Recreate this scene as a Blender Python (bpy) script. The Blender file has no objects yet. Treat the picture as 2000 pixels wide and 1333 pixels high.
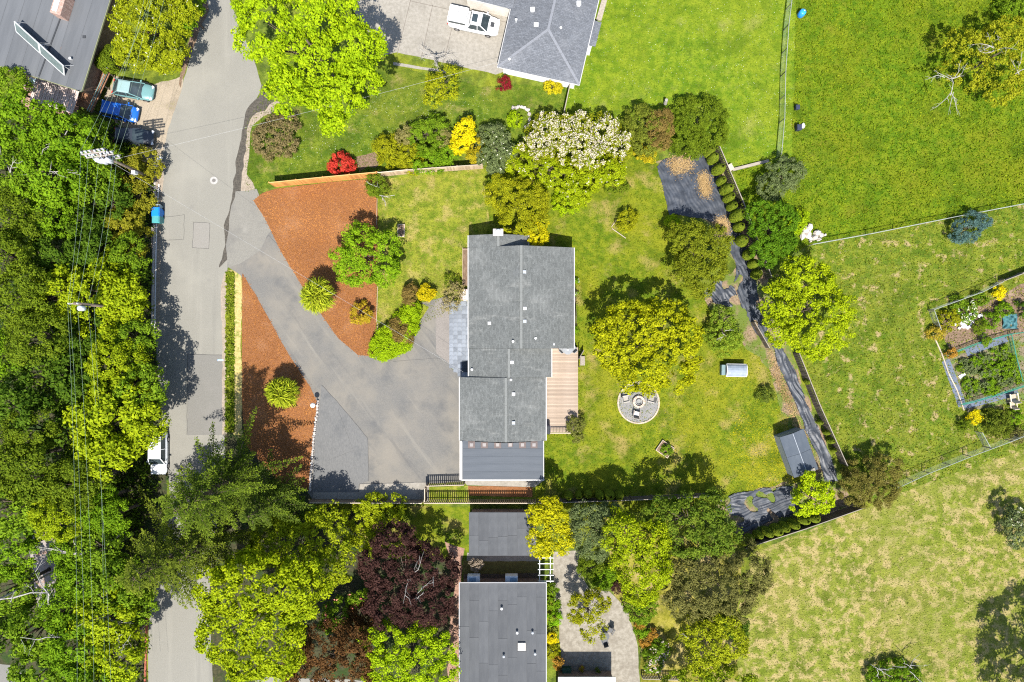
import bpy, bmesh, math, random
import numpy as np
from mathutils import Vector, Matrix, noise as mnoise
R = math.radians
rng = np.random.default_rng(7)
random.seed(7)
SC = bpy.context.scene
COL = SC.collection

# ------------------------------------------------------------------ camera, sky, sun, exposure
CAM_H = 74.0
PXM = 2000 / (36 / 24 * CAM_H)          # photo pixels per metre on the ground
cam = bpy.data.cameras.new('camera'); cam.lens = 24; cam.sensor_width = 36; cam.clip_end = 2000
camo = bpy.data.objects.new('camera', cam); camo.location = (0, 0, CAM_H); COL.objects.link(camo); SC.camera = camo
SUN_EL, SUN_AZ = R(60), R(2)            # sun stands at the photo's lower edge (-Y)
world = bpy.data.worlds.new('World'); SC.world = world; world.use_nodes = True
wn = world.node_tree; bg = wn.nodes['Background']
sky = wn.nodes.new('ShaderNodeTexSky'); sky.sky_type = 'NISHITA'; sky.sun_disc = False
sky.sun_elevation = SUN_EL; sky.sun_rotation = R(180) + SUN_AZ
wn.links.new(sky.outputs[0], bg.inputs[0]); bg.inputs[1].default_value = 0.11
sl = bpy.data.lights.new('sun', 'SUN'); sl.energy = 4.6; sl.angle = R(0.5); sl.color = (1, .96, .9)
so = bpy.data.objects.new('sun', sl); COL.objects.link(so); so.location = (0, -40, 90)
so.rotation_euler = (math.pi/2 - SUN_EL, 0, SUN_AZ)
vs = SC.view_settings; vs.view_transform = 'Standard'; vs.look = 'None'; vs.exposure = 1.13; vs.gamma = 1; vs.use_curve_mapping = False
SC.render.engine = 'CYCLES'
try:
    SC.cycles.use_denoising = False; SC.cycles.pixel_filter_type = 'BLACKMAN_HARRIS'; SC.cycles.filter_width = 1.15; SC.cycles.sample_clamp_indirect = 3.0; SC.cycles.max_bounces = 6; SC.cycles.diffuse_bounces = 3; SC.cycles.transparent_max_bounces = 6
except Exception: pass

def P(px, py, z=0.0):
    k = (CAM_H - z) / CAM_H / PXM
    return Vector(((px - 1000) * k, (666.5 - py) * k, z))
def MR(rpx, z=0.0): return rpx / PXM * (CAM_H - z) / CAM_H

# ------------------------------------------------------------------ materials
MATS = {}
def nt(name):
    m = bpy.data.materials.new(name); m.use_nodes = True
    t = m.node_tree; t.nodes.clear()
    out = t.nodes.new('ShaderNodeOutputMaterial')
    return m, t, out
def noise_fac(t, co, scale, detail=5, rough=.6, dist=0):
    n = t.nodes.new('ShaderNodeTexNoise'); n.inputs['Scale'].default_value = scale; n.inputs['Detail'].default_value = detail
    n.inputs['Roughness'].default_value = rough; n.inputs['Distortion'].default_value = dist
    t.links.new(co, n.inputs['Vector']); return n.outputs['Fac']
def smooth(t, v, lo, hi):
    n = t.nodes.new('ShaderNodeMapRange'); n.interpolation_type = 'SMOOTHSTEP'
    n.inputs['From Min'].default_value = lo; n.inputs['From Max'].default_value = hi; t.links.new(v, n.inputs['Value']); return n.outputs['Result']
def mixc(t, f, a, b, mode='MIX'):
    n = t.nodes.new('ShaderNodeMix'); n.data_type = 'RGBA'; n.blend_type = mode
    if isinstance(f, (int, float)): n.inputs[0].default_value = f
    else: t.links.new(f, n.inputs[0])
    for i, c in ((6, a), (7, b)):
        if isinstance(c, tuple): n.inputs[i].default_value = (*c, 1)
        else: t.links.new(c, n.inputs[i])
    return n.outputs[2]
def M(name, c1, c2, scale=5, lo=.3, hi=.7, patches=(), rough=.85, bump=0, bscale=None, rnd=0, spec=.25, metal=0, stretch=None, detail=6, dist=0, brick=None):
    if name in MATS: return MATS[name]
    m, t, out = nt(name)
    tc = t.nodes.new('ShaderNodeTexCoord'); co = tc.outputs['Object']
    if stretch:
        mp = t.nodes.new('ShaderNodeMapping'); mp.inputs['Scale'].default_value = stretch; t.links.new(co, mp.inputs[0]); cs = mp.outputs[0]
    else: cs = co
    f = smooth(t, noise_fac(t, cs, scale, detail, .65, dist), lo, hi)
    col = mixc(t, f, c1, c2)
    for p in patches:                     # (colour, scale, lo, hi, strength, detail)
        pc = co
        if len(p) > 6:                    # streaks: (scale x, scale y, rotation)
            mp2 = t.nodes.new('ShaderNodeMapping'); mp2.vector_type = 'TEXTURE'; mp2.inputs['Rotation'].default_value = (0, 0, p[6][2]); mp2.inputs['Scale'].default_value = (1/p[6][0], 1/p[6][1], 1); t.links.new(co, mp2.inputs[0]); pc = mp2.outputs[0]
        pf = smooth(t, noise_fac(t, pc, p[1], p[5] if len(p) > 5 else 4, .62), p[2], p[3])
        mm = t.nodes.new('ShaderNodeMath'); mm.operation = 'MULTIPLY'; t.links.new(pf, mm.inputs[0]); mm.inputs[1].default_value = p[4] if len(p) > 4 else 1
        col = mixc(t, mm.outputs[0], col, p[0])
    if brick:
        mp = t.nodes.new('ShaderNodeMapping'); mp.inputs['Rotation'].default_value = (0, 0, brick[2]); t.links.new(co, mp.inputs[0])
        b = t.nodes.new('ShaderNodeTexBrick'); b.inputs['Scale'].default_value = 1; b.inputs['Brick Width'].default_value = brick[0]; b.inputs['Row Height'].default_value = brick[1]
        b.inputs['Mortar Size'].default_value = brick[3]; b.inputs['Color1'].default_value = (1.15, 1.15, 1.15, 1); b.inputs['Color2'].default_value = (.84, .84, .84, 1); b.inputs['Mortar'].default_value = (.7, .7, .7, 1)
        t.links.new(mp.outputs[0], b.inputs['Vector']); col = mixc(t, 1.0, col, b.outputs['Color'], 'MULTIPLY')
    if rnd:
        oi = t.nodes.new('ShaderNodeObjectInfo'); mr = t.nodes.new('ShaderNodeMapRange')
        mr.inputs['To Min'].default_value = 1 - rnd; mr.inputs['To Max'].default_value = 1 + rnd; t.links.new(oi.outputs['Random'], mr.inputs['Value'])
        vm = t.nodes.new('ShaderNodeVectorMath'); vm.operation = 'SCALE'; t.links.new(col, vm.inputs[0]); t.links.new(mr.outputs[0], vm.inputs['Scale']); col = vm.outputs[0]
    b = t.nodes.new('ShaderNodeBsdfPrincipled'); t.links.new(col, b.inputs['Base Color'])
    b.inputs['Roughness'].default_value = rough; b.inputs['Metallic'].default_value = metal; b.inputs['Specular IOR Level'].default_value = spec
    if bump:
        bn = t.nodes.new('ShaderNodeBump'); bn.inputs['Strength'].default_value = min(1, bump); bn.inputs['Distance'].default_value = .12 * max(1, bump)
        t.links.new(noise_fac(t, co, bscale or scale, 6, .7), bn.inputs['Height']); t.links.new(bn.outputs[0], b.inputs['Normal'])
    t.links.new(b.outputs[0], out.inputs[0]); MATS[name] = m; return m
def LEAF(name, c1, c2, trans=.3, hue=0.0, spec=.0):
    if name in MATS: return MATS[name]
    c1, c2 = [(c[0]*1.08, c[1]*1.1, c[2]*.9) for c in (c1, c2)]
    m, t, out = nt(name)
    at = t.nodes.new('ShaderNodeAttribute'); at.attribute_name = 'tint'
    col = mixc(t, at.outputs['Fac'], c1, c2)
    d = t.nodes.new('ShaderNodeBsdfPrincipled'); d.inputs['Roughness'].default_value = .7; d.inputs['Specular IOR Level'].default_value = .05
    tr = t.nodes.new('ShaderNodeBsdfTranslucent'); mx = t.nodes.new('ShaderNodeMixShader'); mx.inputs[0].default_value = trans
    t.links.new(col, d.inputs['Base Color']); t.links.new(col, tr.inputs[0]); t.links.new(d.outputs[0], mx.inputs[1]); t.links.new(tr.outputs[0], mx.inputs[2])
    t.links.new(mx.outputs[0], out.inputs[0]); MATS[name] = m; return m
def FLAT(name, c, rough=.6, metal=0, rnd=0, var=.12):
    return M(name, tuple(x * (1 - var) for x in c), tuple(min(1, x * (1 + var)) for x in c), 3, rough=rough, metal=metal, rnd=rnd)

# ------------------------------------------------------------------ mesh helpers
def tag(o, label=None, cat=None, group=None, kind=None):
    if label: o['label'] = label
    if cat: o['category'] = cat
    if group: o['group'] = group
    if kind: o['kind'] = kind
    return o
def empty(name, label, cat, loc=(0, 0, 0), rz=0, group=None):
    o = bpy.data.objects.new(name, None); COL.objects.link(o); o.location = loc; o.rotation_euler = (0, 0, rz); o.empty_display_size = .2
    return tag(o, label, cat, group)
def link(name, me, parent=None, loc=None, rot=None, scale=None):
    o = bpy.data.objects.new(name, me); COL.objects.link(o)
    if parent: o.parent = parent
    if loc is not None: o.location = loc
    if rot is not None: o.rotation_euler = rot
    if scale is not None: o.scale = scale
    return o
class MB:
    def __init__(s): s.v = []; s.f = []
    def add(s, vs, fs):
        k = len(s.v); s.v += [tuple(x) for x in vs]; s.f += [tuple(k + i for i in f) for f in fs]; return s
    def box(s, c, d, rz=0, M4=None):
        x, y, z = d[0]/2, d[1]/2, d[2]/2; cs, sn = math.cos(rz), math.sin(rz)
        vs = []
        for a, b, e in ((-1,-1,-1),(1,-1,-1),(1,1,-1),(-1,1,-1),(-1,-1,1),(1,-1,1),(1,1,1),(-1,1,1)):
            p = Vector((a*x, b*y, e*z))
            if M4: p = M4 @ p
            vs.append((c[0]+p.x*cs-p.y*sn, c[1]+p.x*sn+p.y*cs, c[2]+p.z))
        return s.add(vs, [(3,2,1,0),(4,5,6,7),(0,1,5,4),(1,2,6,5),(2,3,7,6),(3,0,4,7)])
    def prism(s, poly, z0, z1):
        n = len(poly); a = sum(poly[i][0]*poly[(i+1)%n][1]-poly[(i+1)%n][0]*poly[i][1] for i in range(n))
        if a < 0: poly = poly[::-1]
        zz = lambda z, i: z[i] if isinstance(z, (list, tuple)) else z
        vs = [(p[0], p[1], zz(z0, i)) for i, p in enumerate(poly)] + [(p[0], p[1], zz(z1, i)) for i, p in enumerate(poly)]
        return s.add(vs, [tuple(range(n-1, -1, -1)), tuple(range(n, 2*n))] + [(i, (i+1) % n, n+(i+1) % n, n+i) for i in range(n)])
    def slab(s, pts, th):                # pts: 3D loop (ccw from above), thickened downward
        n = len(pts); vs = [tuple(p) for p in pts] + [(p[0], p[1], p[2]-th) for p in pts]
        return s.add(vs, [tuple(range(n)), tuple(range(2*n-1, n-1, -1))] + [(n+i, n+(i+1) % n, (i+1) % n, i) for i in range(n)])
    def tube(s, pts, rad, n=6):
        pts = [Vector(p) for p in pts]; rings = []
        for i, p in enumerate(pts):
            d = (pts[min(i+1, len(pts)-1)] - pts[max(i-1, 0)]).normalized()
            u = d.cross(Vector((.31, .17, .93)) if abs(d.z) < .9 else Vector((1, .1, 0))).normalized(); w = d.cross(u)
            r = rad[i] if isinstance(rad, (list, tuple)) else rad
            rings.append([p + (u*math.cos(2*math.pi*k/n) + w*math.sin(2*math.pi*k/n))*r for k in range(n)])
        fs = [(i*n+k, i*n+(k+1) % n, (i+1)*n+(k+1) % n, (i+1)*n+k) for i in range(len(pts)-1) for k in range(n)]
        fs += [tuple(range(n-1, -1, -1)), tuple((len(pts)-1)*n+k for k in range(n))]
        return s.add([q for r in rings for q in r], fs)
    def lathe(s, prof, c=(0, 0, 0), n=16):
        vs = [(c[0]+r*math.cos(2*math.pi*k/n), c[1]+r*math.sin(2*math.pi*k/n), c[2]+z) for r, z in prof for k in range(n)]
        fs = [(i*n+k, i*n+(k+1) % n, (i+1)*n+(k+1) % n, (i+1)*n+k) for i in range(len(prof)-1) for k in range(n)]
        fs += [tuple(range(n-1, -1, -1)), tuple((len(prof)-1)*n+k for k in range(n))]
        return s.add(vs, fs)
    def mesh(s, name, mat=None, sm=False):
        me = bpy.data.meshes.new(name); me.from_pydata(s.v, [], s.f); me.update()
        if mat: me.materials.append(mat)
        if sm: me.polygons.foreach_set('use_smooth', [True]*len(me.polygons))
        return me
    def build(s, name, mat, parent=None, sm=False, loc=None): return link(name, s.mesh(name, mat, sm), parent, loc)
UB = {}
def ubox(mat):
    if mat.name not in UB: UB[mat.name] = MB().box((0, 0, 0), (1, 1, 1)).mesh('board', mat)
    return UB[mat.name]
def pxpoly(pts, z=0.0): return [P(x, y, z) for x, y in pts]
def rough_edge(poly, amp, step=.8, seed=0):
    out = []; n = len(poly)
    for i in range(n):
        a, b = Vector(poly[i]), Vector(poly[(i+1) % n]); L = (b-a).length; k = max(1, int(L/step))
        for j in range(k):
            p = a.lerp(b, j/k); q = Vector((p.x*.9+seed*13, p.y*.9, 3.1))
            p = p + Vector((mnoise.noise(q), mnoise.noise(q+Vector((40, 7, 0))), 0))*amp*2
            out.append(p)
    return out
def sheet(name, pts, z, mat, amp=0.0, kind='structure', parent=None, step=.8):
    poly = [Vector((p.x, p.y, z)) for p in pxpoly(pts)]
    if amp: poly = rough_edge(poly, amp, step)
    a = sum(poly[i].x*poly[(i+1) % len(poly)].y-poly[(i+1) % len(poly)].x*poly[i].y for i in range(len(poly)))
    if a < 0: poly = poly[::-1]
    o = MB().add([(p.x, p.y, z) for p in poly], [tuple(range(len(poly)))]).build(name, mat, parent)
    if kind and not parent: o['kind'] = kind
    return o
def in_poly(pts, poly):
    x, y = pts[:, 0], pts[:, 1]; ins = np.zeros(len(pts), bool); n = len(poly)
    for i in range(n):
        x1, y1, x2, y2 = poly[i][0], poly[i][1], poly[(i+1) % n][0], poly[(i+1) % n][1]
        c = (y1 > y) != (y2 > y)
        with np.errstate(divide='ignore', invalid='ignore'): ins ^= c & (x < (x2-x1)*(y-y1)/(y2-y1+1e-12)+x1)
    return ins
def scatter(pts, n):
    poly = np.array([(p.x, p.y) for p in pxpoly(pts)]); lo, hi = poly.min(0), poly.max(0); out = []
    tot = 0
    while tot < n:
        q = rng.uniform(lo, hi, (n, 2)); q = q[in_poly(q, poly)]; out.append(q); tot += len(q)
        if len(q) == 0: break
    return np.concatenate(out)[:n]

# ------------------------------------------------------------------ foliage
def quads(name, c, nrm, L, W, tint, mat, fold=0.0):
    n = len(c); nrm = nrm/np.maximum(np.linalg.norm(nrm, axis=1, keepdims=True), 1e-6)
    t = np.cross(nrm, rng.normal(size=(n, 3))); t /= np.maximum(np.linalg.norm(t, axis=1, keepdims=True), 1e-6); b = np.cross(nrm, t)
    L = np.broadcast_to(L, n)[:, None]; W = np.broadcast_to(W, n)[:, None]
    v = np.stack([c-t*L/2, c+b*W/2, c+t*L/2, c-b*W/2], 1).reshape(-1, 3)
    return quadmesh(name, v, tint, mat)
def quadmesh(name, v, tint, mat):
    n = len(v)//4; me = bpy.data.meshes.new(name)
    me.vertices.add(4*n); me.vertices.foreach_set('co', v.astype(np.float32).ravel())
    me.loops.add(4*n); me.loops.foreach_set('vertex_index', np.arange(4*n, dtype=np.int32))
    me.polygons.add(n); me.polygons.foreach_set('loop_start', np.arange(0, 4*n, 4, dtype=np.int32)); me.polygons.foreach_set('loop_total', np.full(n, 4, np.int32))
    at = me.attributes.new('tint', 'FLOAT', 'POINT'); at.data.foreach_set('value', np.repeat(np.clip(tint, 0, 1), 4).astype(np.float32))
    me.update(calc_edges=True); me.materials.append(mat); return me
def unit(n, zmin=-1.0):
    d = rng.normal(size=(n*3+20, 3)); d /= np.linalg.norm(d, axis=1, keepdims=True); d = d[d[:, 2] > zmin]
    while len(d) < n: d = np.concatenate([d, d])
    return d[:n]
def leaf_cloud(blobs, leaf, clump, cover, zmin=-.3, lump=.22, squash=.8):
    """leaf clumps spread over the shells of ellipsoid blobs (x, y, z, rx, ry, rz)"""
    C, N, T = [], [], []
    B = np.array(blobs, float)
    for bi, b in enumerate(B):
        ctr, rad = b[:3], b[3:]; rm = (rad[0]*rad[1]*rad[2])**(1/3)
        nc = max(5, int(cover*(1-zmin)*2*rm*rm/(clump*clump)))
        d = unit(nc, zmin); k = rng.uniform(.72, 1.06, (nc, 1)); cc = ctr+d*rad*k
        keep = np.ones(nc, bool)
        for j, o in enumerate(B):
            if j != bi: keep &= (((cc-o[:3])/o[3:])**2).sum(1) > .66
        cc, d = cc[keep], d[keep]; nc = len(cc)
        if nc == 0: continue
        cr = clump*rng.uniform(.6, 1.35, nc); nl = max(6, int(1.8*2*math.pi*clump*clump*.8/(leaf*leaf*.62)))
        e = unit(nc*nl, -.55).reshape(nc, nl, 3); rr = rng.uniform(.45, 1.05, (nc, nl, 1))
        p = cc[:, None]+e*rr*cr[:, None, None]*np.array([1, 1, squash])
        nn = e*.75+d[:, None]*.35+rng.normal(size=e.shape)*.55+np.array([0, 0, .3])
        tt = rng.uniform(.0, .35, (nc, 1))+rng.uniform(0, .65, (nc, nl))  # random leaf colour, spread widened to paint in sunlit and shaded leaves
        C.append(p.reshape(-1, 3)); N.append(nn.reshape(-1, 3)); T.append(tt.ravel())
    return np.concatenate(C), np.concatenate(N), np.concatenate(T)
def lobes(x, y, z, r, flat, k, var=.5):
    out = [(x, y, z, r*.8, r*.8, r*.8*flat)]
    a0 = rng.uniform(0, 6.28)
    for i in range(k):
        a = a0+i*2*math.pi/k+rng.uniform(-.35, .35); q = rng.uniform(.4, .62)*r; s = r-q*rng.uniform(.75, 1.0)
        out.append((x+s*math.cos(a), y+s*math.sin(a), z+rng.uniform(-.35, .25)*r*flat, q, q, q*max(flat, .7)))
    for i in range(max(1, k//3)):
        a = rng.uniform(0, 6.28); q = rng.uniform(.35, .5)*r; s = rng.uniform(.1, .45)*r
        out.append((x+s*math.cos(a), y+s*math.sin(a), z+.5*r*flat, q, q, q*flat))
    return out
FINE = .93
SHARE = {}
BARK = M('bark', (.05, .035, .025), (.13, .1, .075), 6, bump=.5, bscale=9)
PALEBARK = M('pale_bark', (.2, .185, .165), (.38, .36, .33), 7)
def trunk_mesh(base, top, h, targets, r):
    m = MB(); b = Vector(base); t = Vector(top); mid = b.lerp(t, .5)+Vector((rng.uniform(-.2, .2), rng.uniform(-.2, .2), 0))
    m.tube([b+Vector((0, 0, -.1)), b+Vector((0, 0, .25)), mid, t], [r*1.35, r, r*.75, r*.3], 7)
    for q in targets:
        q = Vector(q); s = b.lerp(t, rng.uniform(.4, .7)); e = s.lerp(q, .9); k = s.lerp(e, .5)+Vector((0, 0, .12*(e-s).length))
        m.tube([s, k, e], [r*.5, r*.3, r*.08], 5)
    return m
def bare_branches(m, c, n, L, up=.35, r=.045):
    for i in range(n):
        a = rng.uniform(0, 6.28); p = Vector(c)+Vector((rng.uniform(-.4, .4), rng.uniform(-.4, .4), 0)); pts = [p.copy()]; d = Vector((math.cos(a), math.sin(a), up))
        for k in range(4):
            d = (d+Vector(rng.normal(size=3))*.28).normalized(); p = p+d*L/4; pts.append(p.copy())
        m.tube(pts, [r, r*.8, r*.6, r*.45, r*.2], 4)
        for k in (1, 2, 3):
            dd = (d+Vector(rng.normal(size=3))*.7).normalized(); m.tube([pts[k], pts[k]+dd*L*.16, pts[k]+dd*L*.3+Vector(rng.normal(size=3))*.08*L], [r*.5, r*.35, r*.15], 3)
def tree(name, label, blobs, h, mat, cat='tree', group=None, leaf=.24, clump=.62, cover=1.0, flat=.8, k=7, bare=None, flower=None, zlow=None, trunk_r=None, dens=None, zmin=-.3, max_x=None, share=None):
    bl = []; cent = []
    for (px, py, rp) in blobs:
        r0 = rp/PXM; zc = max(h-r0*flat*.95, h*.38) if zlow is None else zlow
        r = MR(rp, zc); c = P(px, py, zc); cent.append((c, r)); bl += lobes(c.x, c.y, c.z, r, flat, k)
    w = sum(r for c, r in cent); base = sum((c*r for c, r in cent), Vector())/w; base.z = 0; ctr = base.copy()
    if max_x is not None and base.x > P(max_x, 0).x: base.x = P(max_x, 0).x
    root = empty(name, label, cat, base, group=group)
    bl = [(a-base.x, b-base.y, max(c, f*.55), d, e, f) for a, b, c, d, e, f in bl]
    pool = SHARE.setdefault(share, []) if share else None; c0, r0_ = cent[0]
    if pool and len(pool) >= 3:               # a crown of the same kind, turned and scaled
        me, pr, pz = pool[int(rng.integers(3))]; s_ = r0_/pr; link('crown', me, root, (ctr.x-base.x, ctr.y-base.y, c0.z-pz*s_), (0, 0, rng.uniform(0, 6.28)), (s_, s_, s_)); C = None
    else: C, N, T = leaf_cloud(bl, leaf*FINE, clump*.92, cover, zmin=zmin)
    if C is not None: ok = C[:, 2] > .04; C, N, T = C[ok], N[ok], T[ok]
    if dens: s = rng.random(len(C)) < dens; C, N, T = C[s], N[s], T[s]
    if C is not None:
        ll = leaf*FINE*rng.uniform(.65, 1.45, len(C)); off = np.array([ctr.x-base.x, ctr.y-base.y, 0])
        me = quads('crown', C-off, N, ll, ll*.62, T, mat); link('crown', me, root, tuple(off))
        if share: pool.append((me, r0_, c0.z))
    top = max(b[2]+b[5]*.3 for b in bl)
    tg = [(b[0], b[1], b[2]) for b in bl[1:]][:14]
    trunk_mesh((0, 0, 0), (ctr.x-base.x, ctr.y-base.y, top), h, tg, trunk_r or max(.05, .024*h)).build('trunk', BARK, root, True)
    if bare:
        for (bx, by, n, L) in bare:
            q = P(bx, by, h*.86)
            for _ in range(n): m = MB(); bare_branches(m, (q.x-base.x, q.y-base.y, q.z), 1, L); m.build('bare_branch', PALEBARK, root)
    if flower:
        fm, n, fs = flower; i = rng.choice(len(C), min(n, len(C)), replace=False); up = C[i]; z0 = np.median(C[:, 2])
        up = up[up[:, 2] > z0-.25]; nn = N[i][:len(up)]*.4+np.array([0, 0, 1.0]); off = up+np.array([0, 0, leaf*.4])
        parts = [off+rng.normal(size=off.shape)*fs*.55 for _ in range(4)]
        fc = np.concatenate(parts); link('blossom', quads('blossom', fc, np.concatenate([nn]*4)+rng.normal(size=fc.shape)*.35, fs, fs*.85, rng.random(len(fc)), fm), root)
    return root
def conifer(name, label, px, py, h, rpx, mat, group=None, levels=15, lean=(0, 0), start=.22):
    z0 = h*.5; b = P(px, py, z0); b.z = 0; rad = MR(rpx, z0); root = empty(name, label, 'tree', b, group=group)
    V, T = [], []; limb = MB(); limb.tube([(0, 0, -.1), (0, 0, h*.5), (0, 0, h*.98)], [.018*h, .012*h, .02], 7)
    for li in range(levels):
        f = li/(levels-1); z = h*(start+(1-start)*.97*f); rl = rad*(1-f)**.8*1.02+.3; nb = int(7.5-2.5*f)
        for k in range(nb):
            a = rng.uniform(0, 6.28) if k == 0 else a+2*math.pi/nb+rng.uniform(-.3, .3); L = rl*rng.uniform(.4, 1.3); dirv = np.array([math.cos(a), math.sin(a)])
            side = np.array([-dirv[1], dirv[0]]); droop = rng.uniform(.05, .22)
            fz = lambda s: z+.16*L*math.sin(s*2.4)-droop*L*s*s
            limb.tube([(0, 0, z), (*(dirv*L*.5), fz(.5)), (*(dirv*L), fz(1))], [.04+.005*L, .025, .008], 4)
            nt_ = int(8+L*5.6)
            for j in range(nt_):
                s = .16+.86*j/nt_; tl = min(.95, L*.3)*(1.03-s)**.9*(.3+min(1, s*2))*rng.uniform(.7, 1.15)+.07
                for sg in (-1, 1):
                    o = np.array([*(dirv*L*s), fz(s)]); tw = dirv*.62+side*sg*.8; tw3 = np.array([tw[0], tw[1], rng.uniform(-.1, .1)]); q = max(2, int(tl/.13))
                    ss = (np.arange(q)+rng.random(q))/q
                    for u in ss:
                        c = o+tw3*tl*u+rng.normal(size=3)*.05; d1 = tw3+rng.normal(size=3)*.55; d1 /= np.linalg.norm(d1)
                        nn = np.array([0, 0, 1])+rng.normal(size=3)*.35; w = np.cross(nn, d1); w /= np.linalg.norm(w)+1e-6; l = rng.uniform(.15, .26)
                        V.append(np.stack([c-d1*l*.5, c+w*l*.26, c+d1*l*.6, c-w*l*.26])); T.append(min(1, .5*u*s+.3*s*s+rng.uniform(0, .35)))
    me = quadmesh('crown', np.concatenate(V), np.array(T), mat); link('crown', me, root); limb.build('trunk', M('fir_bark', (.06, .045, .025), (.13, .1, .06), 5), root)
    return root
def palm(name, label, px, py, h, rpx, mat, group=None):
    b = P(px, py, h*.8); b.z = 0; r = MR(rpx, h*.8); root = empty(name, label, 'palm', b, group=group)
    V, T = [], []
    o = np.array([0, 0, h-r*.7])
    for d in unit(95, -.3):
        hub = o+d*r*rng.uniform(.3, .58); ft = rng.uniform(0, .5); R_ = r*rng.uniform(.46, .62)
        for k in range(15):
            e = rng.normal(size=3); e -= d*e.dot(d); e /= np.linalg.norm(e); b_ = d*rng.uniform(.25, 1)+e*.85; b_ /= np.linalg.norm(b_); s_ = np.cross(b_, rng.normal(size=3)); s_ /= np.linalg.norm(s_); w = rng.uniform(.03, .055)
            p1 = hub+b_*R_*.6; p2 = hub+b_*R_+np.array([0, 0, -.22*R_]); tt = ft+rng.uniform(0, .5)
            for q0, q1, w0, w1 in ((hub, p1, w*.5, w), (p1, p2, w, .01)): V.append(np.stack([q0-s_*w0, q0+s_*w0, q1+s_*w1, q1-s_*w1])); T.append(tt)
    link('crown', quadmesh('crown', np.concatenate(V), np.array(T), mat), root)
    MB().tube([(0, 0, -.1), (.05, 0, h*.3), (0, 0, h-r*.6)], [.28, .2, .18], 9).build('trunk', M('palm_bark', (.09, .06, .04), (.22, .16, .1), 14, bump=.6), root, True)
    return root
# ------------------------------------------------------------------ ground, lawns, roads (the setting)
def GRASS(name, dark, light, tan, tan_lo, tan_hi, tan_s=1.0, yel=(.3, .28, .01), yel_s=.35, bump=1.2, tan_scale=.45, extra=()):
    return M(name, dark, light, 1.1, .38, .62, detail=10, patches=[
        (yel, .13, .42, .66, yel_s, 4), (tuple(c*.72 for c in dark), .3, .5, .66, .7, 8), (tan, tan_scale, tan_lo, tan_hi, tan_s, 12), *extra, (tan, 2.4, .56, .7, .35*tan_s, 8), (tuple(c*.5 for c in dark), 4.5, .54, .72, .6, 5), (tuple(min(1, c*1.35) for c in light), 7, .56, .74, .5, 4)],
        rough=.95, bump=bump, bscale=6, spec=.1)
TAN = (.33, .25, .11)
G_BASE = GRASS('grass_base', (.055, .085, .012), (.13, .17, .02), TAN, .62, .8, .5)
G_FRONT = GRASS('grass_front', (.085, .13, .008), (.2, .215, .022), (.34, .26, .09), .48, .66, .65, yel=(.24, .225, .03), tan_scale=.6)
G_BACK = GRASS('grass_back', (.068, .112, .005), (.15, .175, .01), (.27, .205, .065), .51, .69, .8, yel=(.2, .19, .012), yel_s=.6, tan_scale=.32)
G_NORTH = GRASS('grass_north', (.075, .138, .006), (.155, .208, .012), (.22, .21, .06), .54, .74, .6, yel=(.18, .2, .012), tan_scale=.28)
G_NFRONT = GRASS('grass_nfront', (.05, .095, .007), (.12, .16, .014), (.23, .18, .07), .54, .72, .75, yel=(.16, .16, .02))
G_NE = GRASS('grass_field_ne', (.072, .145, .005), (.16, .215, .009), (.2, .18, .02), .54, .72, .5, yel=(.17, .18, .008), yel_s=.6, bump=2.5, extra=[((.13, .14, .012), .07, .52, .68, .35, 8), ((.11, .19, .006), .09, .55, .68, .6, 7)])
G_E = GRASS('grass_field_e', (.072, .125, .008), (.165, .195, .018), (.36, .27, .13), .55, .65, .85, yel=(.17, .17, .025), bump=2, tan_scale=.8)
G_SE = GRASS('grass_field_se', (.105, .14, .012), (.2, .22, .03), (.38, .29, .13), .46, .6, .8, yel=(.23, .21, .05), yel_s=.6, bump=2, tan_scale=.9, extra=[((.14, .175, .018), .06, .5, .66, .6, 7)])
G_WILD = GRASS('grass_wild', (.05, .075, .01), (.12, .13, .02), (.2, .14, .07), .5, .7, .8)
ASPHALT = M('asphalt', (.16, .153, .13), (.2, .191, .163), 14, patches=[((.225, .214, .18), .12, .45, .7, .6), ((.13, .125, .115), .5, .6, .8, .4), ((.235, .224, .19), 1, .52, .7, .5, 5, (.6, .03, 0)), ((.125, .12, .105), 1, .55, .72, .4, 6, (.7, .04, 0)), ((.27, .255, .23), 60, .58, .75, .5, 2)], rough=.92, bump=.15, bscale=40)
DRIVE = M('driveway_asphalt', (.105, .102, .094), (.14, .134, .122), 10, patches=[((.175, .158, .13), .2, .38, .68, .85, 8), ((.075, .077, .078), .35, .5, .72, .65, 8), ((.2, .185, .155), 1, .54, .72, .5, 6, (.06, .9, R(-55))), ((.07, .07, .07), 1, .56, .74, .55, 6, (.07, .8, R(-55))), ((.22, .21, .19), 50, .6, .78, .5, 2)], rough=.93, bump=.15, bscale=40)
DRIVE2 = M('newer_asphalt', (.105, .105, .102), (.135, .133, .127), 8, patches=[((.075, .078, .08), .4, .5, .7, .7, 8), ((.17, .168, .16), 50, .6, .78, .5, 2)], rough=.93, bump=.15, bscale=40, stretch=(1, .4, 1))
PATCH = M('patched_asphalt', (.13, .125, .112), (.165, .158, .14), 12, patches=[((.17, .16, .145), .3, .5, .7, .5)], rough=.93)
CONC = M('concrete', (.2, .183, .152), (.265, .243, .207), 3, patches=[((.15, .135, .11), .35, .5, .72, .6, 8), ((.3, .28, .25), 1.2, .6, .75, .4)], rough=.9, bump=.1, bscale=30)
GRAVEL = M('gravel', (.22, .18, .13), (.36, .3, .22), 16, patches=[((.17, .14, .1), .4, .5, .7, .6), ((.25, .24, .05), .8, .6, .75, .4)], rough=.95, bump=.6, bscale=22)
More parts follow.
